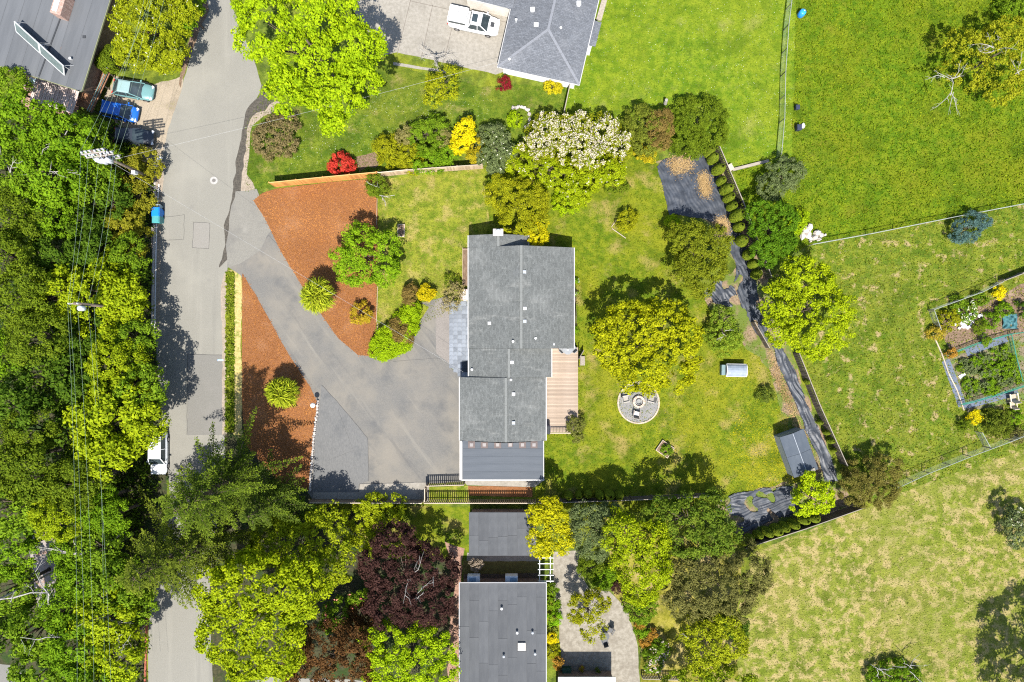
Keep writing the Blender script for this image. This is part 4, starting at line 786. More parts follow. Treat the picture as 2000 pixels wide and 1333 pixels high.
# ------------------------------------------------------------------ shed and coop
shb = P(1546, 880); an = math.radians(20); shed = empty('shed', 'small garden shed with low grey panel roof beside the black plastic strip', 'shed', shb, an)
MB().box((0, 0, .95), (2.6, 4.4, 1.9)).build('wall', FLAT('shed_wall', (.2, .22, .24)), shed)
SR = M('shed_roof', (.06, .072, .088), (.082, .095, .11), 1.5, rough=.9, rnd=.1, spec=.1)
rfx = MB().add([(-1.36, -2.28, 1.88), (1.36, -2.28, 1.88), (0, -2.28, 2.18), (-1.36, 2.28, 1.88), (1.36, 2.28, 1.88), (0, 2.28, 2.18)], [(0, 2, 5, 3), (2, 1, 4, 5), (0, 1, 2), (4, 3, 5), (1, 0, 3, 4)]).build('roof', SR, shed)
for s in (-1, 1):
    for k in (-1, 1): link('roof_panel', ubox(SR), rfx, (s*.68, k*1.14, 2.04), (0, s*math.atan2(.3, 1.36), 0), (1.37, 2.24, .035))
link('ridge', ubox(GMETAL), rfx, (0, 0, 2.2), None, (.05, 4.5, .03)); MB().box((0, -2.22, .9), (1.3, .06, 1.7)).build('door', GMETAL, shed); link('debris', ubox(M('leaf_litter', (.1, .1, .1), (.3, .27, .2), 5)), rfx, (.2, -2.1, 2.16), (0, .05, 0), (1.5, .3, .03))
cp = empty('chicken_coop', 'white framed coop with grey curved plastic roof on the back lawn', 'coop', P(1433, 723), R(-1))
MB().box((0, 0, .42), (1.95, 1.15, .84)).build('body', FLAT('coop_wall', (.5, .5, .48)), cp)
m = MB(); n = 8
for i in range(n):
    t0, t1 = math.pi*i/n, math.pi*(i+1)/n; y0, z0, y1, z1 = -.64*math.cos(t0), .84+.35*math.sin(t0), -.64*math.cos(t1), .84+.35*math.sin(t1); m.add([(-1.05, y0, z0), (1.05, y0, z0), (1.05, y1, z1), (-1.05, y1, z1)], [(0, 1, 2, 3)])
m.build('roof', M('coop_roof', (.16, .19, .23), (.22, .25, .29), 2, rough=.4), cp)
for x in (-1.07, 1.07): MB().tube([(x, -.66*math.cos(t_), .84+.37*math.sin(t_)) for t_ in np.linspace(0, math.pi, 9)], .045).build('roof_hoop', WMETAL, cp)
for y in (-.66, .66): MB().tube([(-1.1, y, .84), (1.1, y, .84)], .045).build('edge_bar', WMETAL, cp)
MB().box((-1.3, 0, .36), (.45, 1.1, .72)).build('nest_box', FLAT('nest_box', (.13, .19, .2)), cp)

# ------------------------------------------------------------------ black plastic sheet
PLAST = M('black_plastic', (.02, .024, .031), (.045, .052, .064), 1.6, patches=[((.085, .09, .1), 2.2, .55, .75, .5, 6)], rough=.5, spec=.4)
STRAW = M('straw', (.3, .19, .1), (.5, .34, .2), 9, bump=.8, bscale=14)
def plastic(label, pts, seed, ax=(1, 0), amp=.1, holes=0.0):
    poly = rough_edge(pxpoly(pts), .12, .5, seed); arr = np.array([(p.x, p.y) for p in poly]); lo, hi = arr.min(0)-.3, arr.max(0)+.3; st = .085
    xs = np.arange(lo[0], hi[0], st); ys = np.arange(lo[1], hi[1], st); X, Y = np.meshgrid(xs, ys); q = np.column_stack([X.ravel(), Y.ravel()]); ins = in_poly(q, arr); sn, cs = ax[1], ax[0]
    Z = np.zeros(len(q))
    for i in np.where(ins)[0]:
        x, y = q[i]; u_, v_ = x*cs+y*sn, -x*sn+y*cs; nz = mnoise.noise(Vector((u_*.5, v_*.5, seed)))
        Z[i] = .06+amp*(1-abs(mnoise.noise(Vector((u_*.3+nz*.4, v_*3.6+nz*1.1, seed)))*2.2))**2*.8+.05*mnoise.noise(Vector((u_*1.3, v_*1.3, seed+5)))
        if holes and mnoise.noise(Vector((x*.8, y*.8, seed+9))) > holes: ins[i] = False
    Z = np.maximum(Z, .03); W_, H_ = len(xs), len(ys); I = ins.reshape(H_, W_); idx = np.arange(len(q)).reshape(H_, W_); ok = I[:-1, :-1] & I[1:, :-1] & I[:-1, 1:] & I[1:, 1:]
    f = np.stack([idx[:-1, :-1][ok], idx[:-1, 1:][ok], idx[1:, 1:][ok], idx[1:, :-1][ok]], 1); used = np.unique(f); mp = -np.ones(len(q), int); mp[used] = np.arange(len(used))
    me = bpy.data.meshes.new('plastic_sheet'); me.from_pydata(np.column_stack([q, Z])[used].tolist(), [], mp[f].tolist()); me.materials.append(PLAST); me.polygons.foreach_set('use_smooth', [True]*len(me.polygons))
    return tag(link('plastic_sheet', me), label, 'plastic sheet')
d1 = Vector((P(1500, 560)-P(1370, 300))).normalized()
sheet('soil_patch', [(1280, 318), (1395, 292), (1500, 545), (1545, 690), (1640, 930), (1590, 945), (1540, 830), (1500, 720), (1370, 580), (1440, 520)], .0135, M('straw_soil', (.13, .09, .055), (.28, .2, .125), 4, patches=[((.09, .13, .015), .5, .44, .56, .95, 8)], bump=.8, bscale=8), .3)
sheet('soil_patch', [(1395, 985), (1470, 955), (1560, 940), (1650, 955), (1672, 990), (1560, 1022), (1445, 1056)], .0135, MATS['straw_soil'], .2)
plastic('wide black plastic sheet beside the long cypress row', [(1284, 325), (1300, 308), (1385, 302), (1412, 360), (1450, 455), (1466, 520), (1440, 530), (1410, 440), (1330, 420), (1306, 420)], 2, (d1.x, d1.y), .06)
plastic('torn black plastic under the shrub beside the compost corner', [(1372, 572), (1400, 545), (1432, 560), (1450, 600), (1430, 600), (1380, 590)], 5, (.6, -.7), .16, .3)
plastic('narrow black plastic strip between cypress and lime fruit tree', [(1462, 530), (1474, 540), (1478, 600), (1466, 610), (1460, 570)], 6, (.2, -.9), .12, .35)
plastic('ragged black plastic linking the wide sheet to the wrinkled strip', [(1438, 520), (1466, 520), (1478, 560), (1486, 610), (1506, 665), (1490, 668), (1468, 640), (1448, 600), (1432, 560)], 15, (.3, -.9), .14, .3)
d2 = Vector((P(1632, 935)-P(1510, 670))).normalized()
plastic('long wrinkled black plastic strip running past the grey shed', [(1500, 662), (1524, 668), (1550, 720), (1572, 780), (1598, 835), (1622, 890), (1638, 940), (1610, 940), (1598, 900), (1576, 850), (1548, 780), (1520, 715)], 8, (d2.x, d2.y), .2)
plastic('grey black plastic with holes below the grey shed', [(1402, 978), (1440, 962), (1490, 953), (1556, 948), (1560, 1005), (1500, 1022), (1450, 1042), (1430, 1010)], 11, (.9, .3), .14, .22)
for pts, lb in (([(1302, 312), (1345, 306), (1352, 330), (1318, 342)], 'straw heap on the upper end of the wide black plastic'), ([(1398, 430), (1418, 430), (1418, 460), (1404, 450)], 'straw heap on the black plastic by the olive shrub'), ([(1372, 340), (1380, 345), (1384, 380), (1376, 385), (1366, 350)], 'thin straw trail on the wide black plastic')):
    tufts('straw', pts, 2600, .1, LEAF('straw_stalk', (.2, .125, .06), (.38, .26, .15), 0), lb, 2, .12, 'straw', jit=.3)
tufts('straw', [(1498, 670), (1520, 720), (1548, 790), (1575, 855), (1600, 930), (1590, 935), (1560, 850), (1530, 780), (1505, 720)], 3600, .1, MATS['straw_stalk'], 'line of straw along the lawn side of the wrinkled plastic', 2, .05, 'straw', jit=.2)

# ------------------------------------------------------------------ vehicles
TYRE = FLAT('tyre', (.02, .02, .02), .8); RIM = FLAT('rim', (.4, .4, .42), .3, .8); LAMPW = FLAT('headlamp', (.7, .72, .75), .15); LAMPR = FLAT('tail_lamp', (.4, .02, .015), .3)
def paint(name, c, r=.28): return M(name, tuple(x*.95 for x in c), c, 1.5, rough=r, spec=.6)
def car(name, label, px, py, rz, L, W_, Hh, pm, cab, hood=.92, cat='car', roofmat=None, pillars=True):
    """cab = (rear base x, rear roof x, front roof x, front base x) as fractions of L from the rear"""
    c = empty(name, label, cat, P(px, py, .5).xy.to_3d(), rz); hw = W_/2; st = []
    for f, w_, zt, zb in ((0, .70, .68, .42), (.015, .84, hood*.9, .3), (.06, .95, hood*.98, .24), (.2, 1, hood, .2), (.5, 1, hood*1.0, .2), (.72, 1, hood*1.0, .2), (.88, .96, hood*.93, .22), (.955, .88, hood*.82, .26), (.99, .74, hood*.7, .34), (1, .6, .58, .42)):
        x = (f-.5)*L; h_ = hw*w_; st.append([(x, y, z) for y, z in ((-h_*.75, zb), (-h_*.98, zb+.1), (-h_, (zb+zt)/2), (-h_*.97, zt-.13), (-h_*.84, zt-.03), (-h_*.4, zt+.015), (h_*.4, zt+.015), (h_*.84, zt-.03), (h_*.97, zt-.13), (h_, (zb+zt)/2), (h_*.98, zb+.1), (h_*.75, zb))])
    n = 12; m = MB(); m.add([p for s in st for p in s], [((i+1)*n+k, (i+1)*n+(k+1) % n, i*n+(k+1) % n, i*n+k) for i in range(len(st)-1) for k in range(n)]+[tuple(range(n)), tuple((len(st)-1)*n+k for k in range(n-1, -1, -1))]); m.build('body', pm, c, True)
    rb, rr_, fr_, fb_ = [(q-.5)*L for q in cab]; z0, z1 = hood-.06, Hh; b_, t_ = hw*.93, hw*.72
    q = dict(a=(rb, -b_, z0), b=(fb_, -b_, z0), c=(fb_, b_, z0), d=(rb, b_, z0), e=(rr_, -t_, z1-.04), f=(fr_, -t_, z1-.04), g=(fr_, t_, z1-.04), h=(rr_, t_, z1-.04))
    for nm, ks in (('windscreen', 'bcgf'), ('rear_window', 'daeh'), ('side_window', 'abfe'), ('side_window', 'cdhg')): MB().add([q[k] for k in ks], [(0, 1, 2, 3)]).build(nm, GLASS, c)
    rs = MB(); rs.add([(rr_-.03, -t_-.02, z1-.06), (fr_+.03, -t_-.02, z1-.06), (fr_+.03, t_+.02, z1-.06), (rr_-.03, t_+.02, z1-.06), (rr_+.1, -t_*.8, z1), (fr_-.12, -t_*.8, z1), (fr_-.12, t_*.8, z1), (rr_+.1, t_*.8, z1)], [(4, 5, 6, 7), (0, 1, 5, 4), (1, 2, 6, 5), (2, 3, 7, 6), (3, 0, 4, 7)]); rs.build('roof', roofmat or pm, c, False)
    if pillars:
        for k0, k1 in ('ae', 'bf', 'cg', 'dh'): MB().tube([q[k0], q[k1]], .05, 5).build('pillar', pm, c)
        for s in (-1, 1): xm = (rb+fb_)/2; MB().tube([(xm, s*b_, z0), (xm, s*t_, z1-.05)], .035, 4).build('pillar', pm, c)
    for x in (-.31, .31):
        for s in (-1, 1):
            w_ = MB(); w_.tube([(x*L, s*(hw-.2), .32), (x*L, s*(hw+.005), .32)], .32, 14); t2 = w_.build('wheel', TYRE, c); MB().tube([(x*L, s*(hw-.1), .32), (x*L, s*(hw+.02), .32)], .19, 10).build('rim', RIM, t2)
    for s in (-1, 1):
        MB().box((L*.462, s*hw*.68, hood*.72), (.22, .3, .14), s*-.35).build('headlight', LAMPW, c); MB().box((-L*.485, s*hw*.7, hood*.8), (.12, .3, .16), s*.2).build('tail_light', LAMPR, c)
        MB().box((fb_-.45*0-.35, s*(hw+.08), hood+.08), (.14, .2, .13)).build('mirror', pm, c)
    return c
car('parked_car', 'teal sedan parked under the flowering shrub beside the gravel lot', 262, 177, R(-10), 4.35, 1.78, 1.45, paint('teal_paint', (.12, .24, .24)), (.03, .2, .5, .78), roofmat=paint('pale_roof_paint', (.22, .32, .32)), cat='car')
car('parked_car', 'bright blue hatchback parked between the teal sedan and a dark car', 236, 219, R(-12), 3.9, 1.75, 1.5, paint('blue_paint_car', (.01, .1, .42)), (.02, .1, .62, .84))
car('parked_car', 'dark car half hidden under the tree by the utility pole', 264, 268, R(-4), 4.2, 1.78, 1.5, paint('black_paint', (.025, .03, .04)), (.02, .12, .55, .78))
car('parked_car', 'white car on the road shoulder under the woodland trees', 311, 885, R(-90), 4.6, 1.82, 1.6, paint('white_paint', (.72, .73, .74)), (.02, .1, .6, .76))
pu = car('pickup_truck', 'white pickup truck with ribbed bed canopy on the concrete drive', 926, 46, R(-12), 5.5, 1.98, 1.82, paint('truck_white', (.75, .75, .74)), (.4, .46, .66, .8), hood=1.12, cat='pickup truck')
WP = MATS['truck_white']; L = 5.5
MB().box(((.2-.5)*L, 0, 1.5), (.37*L, 1.66, .84)).build('canopy', WP, pu)
for s in (-1, 1): MB().box(((.2-.5)*L, s*.84, 1.6), (.33*L, .02, .36)).build('canopy_window', GLASS, pu)
for x in (.03, .2, .37): MB().box(((x-.5)*L, 0, 1.945), (.05, 1.6, .045)).build('roof_bar', DMETAL, pu)
MB().box(((.53-.5)*L, 0, 1.83), (.6, .85, .03)).build('sunroof', GLASS, pu); MB().box(((.87-.5)*L, 0, 1.1), (.42, .5, .1)).build('hood_scoop', DMETAL, pu)
# ------------------------------------------------------------------ utility poles and wires
POLE = M('pole_wood', (.1, .075, .055), (.2, .16, .12), 6); INS = FLAT('insulator', (.42, .43, .47), .25); ARM = FLAT('crossarm', (.3, .27, .24), .8)
p1b = P(303, 351); pole = empty('utility_pole', 'tall utility pole with double crossarms and transformers by the parked cars', 'utility pole', p1b); HP = 11.2
MB().tube([(0, 0, -.1), (0, 0, HP)], [.17, .12], 10).build('pole', POLE, pole, True)
for z, w_, nm in ((10.9, 2.2, 6), (9.9, 2.6, 8), (8.6, 2.4, 6)):
    for oy in (-.14, .14):
        am = MB().box((0, oy, z), (w_, .1, .12), R(8)).build('crossarm', ARM, pole)
    for i in range(nm): x = (i/(nm-1)-.5)*(w_-.2); MB().lathe([(.05, 0), (.09, .06), (.06, .12), (.1, .18), (.05, .26)], (x, x*.14, z+.06), 8).build('insulator', INS, pole)
for x, y in ((.05, -.5), (.5, -.42), (-.42, -.42)): tf = MB().lathe([(.2, 0), (.24, .05), (.24, .75), (.2, .82), (.05, .84)], (x, y, 8.9), 12).build('transformer', FLAT('transformer_grey', (.5, .5, .55), .4), pole, True)
MB().box((.1, -.3, 4.2), (.4, .3, .6)).build('junction_box', WMETAL, pole)
for x in (-.7, .3, .9): MB().tube([(x, -.5, 9.6), (x*.8, -.3, 10.2), (x, .4, 10.3)], .03, 5).build('jumper_wire', INS, pole)
p2b = P(272, 604); pole2 = empty('utility_pole', 'slender utility pole with one pale transformer rising out of the woodland', 'utility pole', p2b); HP2 = 11.0
MB().tube([(0, 0, -.1), (0, 0, HP2)], [.18, .14], 10).build('pole', POLE, pole2, True); MB().box((-.1, 0, HP2-.15), (1.0, .1, .1), R(5)).build('crossarm', ARM, pole2)
for x in (-.5, .3): MB().lathe([(.05, 0), (.09, .06), (.05, .2)], (x, 0, HP2-.1), 8).build('insulator', INS, pole2)
MB().lathe([(.2, 0), (.25, .05), (.25, .7), (.05, .78)], (.05, -.4, HP2-1.4), 12).build('transformer', FLAT('transformer_pale', (.55, .6, .63), .35), pole2, True)
def wire(label, a, b, r=.018, sag=.5, mat=None, group=None):
    a, b = Vector(a), Vector(b); n = 14; pts = [a.lerp(b, i/n)-Vector((0, 0, sag*4*(i/n)*(1-i/n))) for i in range(n+1)]
    return tag(MB().tube(pts, r, 4).build('power_line', mat or FLAT('cable', (.2, .27, .2), .5)), label, 'power line', group)
T1 = lambda x, z, y=0: p1b+Vector((x, y, z)); T2 = lambda x, z: p2b+Vector((x, 0, z))
for i, (x, z) in enumerate(((-1.0, 11.2), (-.9, 10.2), (.1, 10.2), (1.0, 8.9), (1.2, 9.9))):
    x2 = (-.6, -.4, .3, .0, .15)[i]; z2 = (11.0, 11.0, 11.0, 8.0, 9.2)[i]; far = P(150+i*18, 1500, 10.5); nn = P((330, 318, 300, 340, 310)[i], -80, 10.2)
    wire('thin power line strung between the two utility poles', T1(x, z), T2(x2, z2), .008, .35, group='lines between the poles')
    wire('thin power line running from the slender pole over the woodland', T2(x2, z2), far, .008, .5, group='lines over the woodland')
    wire('thin power line from the tall pole over the flowering shrubs', T1(x, z), nn, .007, .4, group='lines over the flowering shrubs')
LC = FLAT('pale_cable', (.34, .34, .33), .5)
wire('pale service cable from the tall pole down to the long grey house', T1(-.2, 9.6), P(905, 727, 3.0), .009, .5, LC)
wire('pale service cable from the tall pole to the hip roofed house', T1(.3, 8.2), P(992, 117, 3.3), .009, .4, LC)
# ------------------------------------------------------------------ street and garden small things
lp = empty('lamp_post', 'white globe lamp on a short post at the end of the stone border', 'lamp', P(620, 789))
MB().tube([(0, 0, 0), (0, 0, 1.5)], [.06, .04], 8).build('post', DMETAL, lp); MB().lathe([(.02, -.27), (.16, -.22), (.25, -.1), (.27, 0), (.25, .1), (.16, .22), (.02, .27)], (0, 0, 1.72), 18).build('globe', FLAT('lamp_globe', (.78, .74, .68), .3), lp, True)
def bin_(name, label, px, py, rz, mat, lidm, s=1.0):
    b = empty(name, label, 'bin', P(px, py), rz)
    MB().add([(-.27*s, -.3*s, 0), (.27*s, -.3*s, 0), (.27*s, .3*s, 0), (-.27*s, .3*s, 0), (-.33*s, -.38*s, 1.0*s), (.33*s, -.38*s, 1.0*s), (.33*s, .4*s, 1.0*s), (-.33*s, .4*s, 1.0*s)], [(3, 2, 1, 0), (0, 1, 5, 4), (1, 2, 6, 5), (2, 3, 7, 6), (3, 0, 4, 7)]).build('body', mat, b)
    MB().add([(-.36*s, -.42*s, 1.0*s), (.36*s, -.42*s, 1.0*s), (.36*s, .43*s, 1.0*s), (-.36*s, .43*s, 1.0*s), (-.3*s, -.34*s, 1.1*s), (.3*s, -.34*s, 1.1*s), (.3*s, .36*s, 1.08*s), (-.3*s, .36*s, 1.08*s)], [(0, 1, 5, 4), (1, 2, 6, 5), (2, 3, 7, 6), (3, 0, 4, 7), (4, 5, 6, 7)]).build('lid', lidm, b)
    for sx in (-1, 1): MB().tube([(sx*.3*s, .36*s, .12*s), (sx*.22*s, .36*s, .12*s)], .12*s, 10).build('wheel', TYRE, b)
    return b
BB = FLAT('bin_blue', (.01, .18, .55), .4); TB = FLAT('bin_teal', (.06, .25, .25), .4); GB = FLAT('bin_pale', (.3, .38, .4), .4); KB = FLAT('bin_dark', (.03, .035, .06), .5)
bin_('wheelie_bin', 'bright blue lidded bin on the road edge line', 315, 418, 0, BB, BB, 1.2); bin_('wheelie_bin', 'teal lidded bin beside the bright blue bin on the road', 315, 431, 0, TB, TB, 1.15); bin_('wheelie_bin', 'small pale grey bin above the bright blue bin', 315, 407, 0, GB, GB, .7)
bin_('wheelie_bin', 'dark bin by the wire fence with a white bag beside it', 1556, 253, 0, KB, KB, .75); bin_('wheelie_bin', 'dark bin by the wire fence amid grass alone', 1554, 213, 0, KB, KB, .6)
wb2 = empty('bag', 'white bag lying near the dark bins', 'bag', P(1567, 247)); o = link('sack', stone_mesh(77, FLAT('white_bag', (.7, .7, .68))), wb2, (0, 0, .16), None, (.5, .7, .4))
bl = empty('barrel', 'bright blue plastic barrel standing at the top of the wire fence', 'barrel', P(1562, 31)); MB().lathe([(.28, 0), (.34, .1), (.36, .5), (.34, .85), (.28, .95), (.02, .96)], n=18).build('drum', FLAT('barrel_blue', (.03, .25, .75), .35), bl, True); MB().lathe([(.06, 0), (.06, .04), (.01, .05)], (.12, .1, .955), 8).build('bung', WMETAL, bl)
mbx = empty('mailbox', 'pair of pale mailboxes on a post beside the road below the utility pole', 'mailbox', P(321, 319), R(62))
MB().box((0, 0, .5), (.1, .1, 1.0)).build('post', GREYWOOD, mbx); MB().box((.1, 0, 1.15), (.75, .32, .3)).build('box', FLAT('mail_white', (.65, .65, .68), .4), mbx); MB().box((-.55, .1, 1.12), (.4, .28, .25)).build('box', MATS['mail_white'], mbx); MB().box((-.1, 0, .985), (1.5, .25, .03)).build('shelf', GREYWOOD, mbx)
wm = empty('water_meter_box', 'pale utility box set in the verge beside the bright blue bin', 'utility box', P(301, 449)); MB().box((0, 0, .06), (.5, .5, .12)).build('frame', FLAT('meter_frame', (.45, .42, .4)), wm); MB().box((0, 0, .13), (.3, .3, .02)).build('lid', FLAT('meter_lid', (.25, .22, .2)), wm)
# vegetable garden on the east edge
sheet('soil_patch', [(1838, 612), (1900, 600), (1990, 560), (2060, 540), (2060, 640), (1985, 660), (1860, 690), (1838, 650)], .013, SOIL, .25)
sheet('soil_patch', [(1846, 700), (2000, 650), (2060, 640), (2060, 770), (1890, 805), (1868, 760)], .0135, M('garden_soil', (.1, .085, .05), (.2, .16, .1), 4, patches=[((.08, .13, .02), .8, .45, .6, .9)], bump=.8), .15)
NET = M('green_netting', (.02, .13, .09), (.04, .22, .15), 4)
def netting(label, pts, h):
    W_ = [P(x, y) for x, y in pts]; b = W_[0]; root = empty('garden_net', label, 'net', b)
    m = MB()
    for a, c in zip(W_[:-1], W_[1:]):
        n = max(2, int((c-a).length/.35))
        for i in range(n+1):
            q = a.lerp(c, i/n)-b
            if i < n:
                q2 = a.lerp(c, (i+1)/n)-b
                for zz in np.arange(.1, h, .14): m.tube([(q.x, q.y, zz), (q2.x, q2.y, zz+rng.uniform(-.02, .02))], .012, 3)
            m.tube([(q.x, q.y, .05), (q.x+rng.uniform(-.05, .05), q.y, h)], .012, 3)
        MB().tube([a-b+Vector((0, 0, h)), c-b+Vector((0, 0, h))], .05, 5).build('hem', NET, root); q = a-b; MB().tube([(q.x, q.y, 0), (q.x, q.y, h+.1)], .035, 5).build('stake', GREYWOOD, root)
    m.build('mesh', NET, root)
netting('green garden netting along the upper side of the vegetable plot', [(1842, 695), (1900, 672), (1972, 652), (1990, 650)], .7)
netting('green garden netting along the lower side of the vegetable plot', [(1870, 790), (1900, 783), (1950, 768), (2010, 748)], .7)
netting('short green netting at the far right end of the vegetable plot', [(1968, 655), (1978, 700), (1990, 745)], .6)
sp = empty('black_liner', 'dark weed liner strip framing the vegetable plot', 'liner', P(1850, 720))
for (x0, y0, x1, y1, w_) in ((1846, 702, 1880, 795, .9), (1885, 690, 1968, 660, .8), (1880, 795, 1990, 765, .7)):
    p, q = P(x0, y0)-sp.location, P(x1, y1)-sp.location; c = (p+q)/2; link('strip', ubox(FLAT('liner', (.1, .12, .16), .5)), sp, (c.x, c.y, .025), (0, 0, math.atan2(q.y-p.y, q.x-p.x)), ((q-p).length-.2, w_, .02))
te = empty('timber_edging', 'thin pale timber edge between the meadow and the vegetable plot', 'edging', P(1850, 710))
for (x0, y0), (x1, y1) in zip([(1822, 655), (1838, 690), (1852, 730), (1868, 762)], [(1838, 690), (1852, 730), (1868, 762), (1882, 802)]): p, q = P(x0, y0)-te.location, P(x1, y1)-te.location; c = (p+q)/2; link('board', ubox(PALEWOOD), te, (c.x, c.y, .06), (0, 0, math.atan2(q.y-p.y, q.x-p.x)), ((q-p).length-.02, .12, .12))
garden_chair('garden_chair', 'pale wooden garden chair at the lower net of the vegetable plot', 1972, 776, R(10), PALEWOOD, s=1.2); garden_chair('garden_chair', 'second pale chair below the wooden chair by the netting', 1972, 790, R(10), PALEWOOD, s=1.0)
pk = empty('plank', 'short white plank lying in the vegetable plot', 'plank', P(1878, 734)); link('board', ubox(WMETAL), pk, (0, 0, .08), (0, 0, R(35)), (.75, .35, .06))
wr = empty('stone_pile', 'white stones heaped in the upper flower bed of the garden', 'stones', P(1880, 640)); WS = [stone_mesh(50+i, FLAT('white_stone', (.68, .64, .63), rnd=.1)) for i in range(3)]
for i in range(26): f = i/25; p = P(1868+rng.uniform(-6, 22)+34*f, 640-26*f+rng.uniform(-6, 7))-wr.location; link('stone', WS[i % 3], wr, (p.x, p.y, .1), (0, 0, rng.uniform(0, 6)), np.array((.5, .42, .34))*rng.uniform(.6, 1.2))
tp = empty('tarpaulin', 'crumpled blue green tarpaulin at the right side of the garden', 'tarpaulin', P(1972, 628)); bm = bmesh.new(); bmesh.ops.create_grid(bm, x_segments=14, y_segments=14, size=.8)
for v_ in bm.verts: v_.co.z = .14+.13*mnoise.noise(Vector((v_.co.x*3, v_.co.y*3, 4)))*2; v_.co.x *= 1+.2*mnoise.noise(v_.co*1.5)
me = bpy.data.meshes.new('cloth'); bm.to_mesh(me); bm.free(); me.materials.append(FLAT('tarp', (.04, .12, .13), .6)); link('cloth', me, tp)
# south patio furniture
garden_chair('garden_chair', 'dark metal chair on the south patio under the small tree edge', 1180, 1250, R(20), DMETAL, s=.9); garden_chair('garden_chair', 'dark metal chair on the south patio beside its table', 1192, 1229, R(150), DMETAL, s=.9)
t = empty('patio_table', 'small dark metal table between the chairs on the south patio', 'table', P(1181, 1238)); MB().lathe([(.42, .68), (.42, .72), (.01, .725)], n=18).build('table_top', DMETAL, t)
for a in (0, 2.1, 4.2): MB().tube([(.3*math.cos(a), .3*math.sin(a), 0), (.1*math.cos(a), .1*math.sin(a), .68)], .025).build('leg', DMETAL, t)
for x, y, lb in ((1136, 1302, 'round terracotta pot with yellow plant in the shaded patio corner'), (1167, 1305, 'round grey pot with green plant in the shaded patio corner')):
    e = empty('flower_pot', lb, 'pot', P(x, y)); MB().lathe([(.2, 0), (.28, .38), (.31, .4), (.27, .38), (.22, .3), (.01, .3)], n=14).build('pot', FLAT('pot_'+str(x), (.3, .16, .1) if x < 1150 else (.2, .2, .2)), e)
    c, n_, t_ = leaf_cloud([(0, 0, .55, .3, .3, .25)], .12, .15, 1.0); link('foliage', quads('foliage', c, n_, .12, .08, t_, LEAF('pot_plant_'+str(x), *(((.2, .14, .01), (.4, .3, .02)) if x < 1150 else ((.05, .08, .01), (.14, .17, .03))))), e)
bx = empty('storage_box', 'dark green storage box against the south house in the patio shade', 'box', P(1106, 1306)); MB().box((0, 0, .3), (.9, .6, .6)).build('body', FLAT('box_green', (.02, .06, .04)), bx); MB().box((0, 0, .63), (.96, .66, .06)).build('lid', FLAT('box_lid', (.03, .08, .05)), bx)
# ------------------------------------------------------------------ vegetation
LIME = LEAF('leaf_lime', (.13, .22, .004), (.36, .46, .01)); LIMEY = LEAF('leaf_yellow_lime', (.12, .175, .004), (.36, .41, .01)); MID = LEAF('leaf_mid', (.055, .11, .007), (.19, .28, .016)); DEEP = LEAF('leaf_deep', (.026, .06, .006), (.1, .165, .014)); OLIVE = LEAF('leaf_olive', (.05, .085, .006), (.165, .215, .014)); YOL = LEAF('leaf_yellow_olive', (.12, .135, .005), (.34, .33, .012)); GOLD = LEAF('leaf_gold', (.42, .34, .004), (.7, .58, .01))
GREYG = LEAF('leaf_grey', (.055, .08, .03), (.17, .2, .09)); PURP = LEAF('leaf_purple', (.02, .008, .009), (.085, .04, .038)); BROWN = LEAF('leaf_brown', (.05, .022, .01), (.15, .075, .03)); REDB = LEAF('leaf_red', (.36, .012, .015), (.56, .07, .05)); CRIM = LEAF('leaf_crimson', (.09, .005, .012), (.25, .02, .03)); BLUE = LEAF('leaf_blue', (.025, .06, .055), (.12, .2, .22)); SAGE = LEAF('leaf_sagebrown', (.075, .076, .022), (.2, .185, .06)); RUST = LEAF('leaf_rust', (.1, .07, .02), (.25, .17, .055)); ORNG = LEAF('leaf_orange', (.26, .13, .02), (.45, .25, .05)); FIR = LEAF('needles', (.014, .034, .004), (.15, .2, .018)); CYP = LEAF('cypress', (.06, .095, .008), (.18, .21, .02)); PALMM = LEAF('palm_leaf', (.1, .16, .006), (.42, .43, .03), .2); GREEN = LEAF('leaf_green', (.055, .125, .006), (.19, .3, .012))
FWHITE = LEAF('flower_white', (.36, .3, .29), (.6, .53, .52), .1); FPINK = LEAF('flower_pink', (.5, .1, .12), (.65, .24, .24), .1); FLIL = LEAF('flower_lilac', (.35, .24, .3), (.55, .46, .5), .1); FCREAM = LEAF('flower_cream', (.42, .4, .34), (.6, .58, .52), .1)
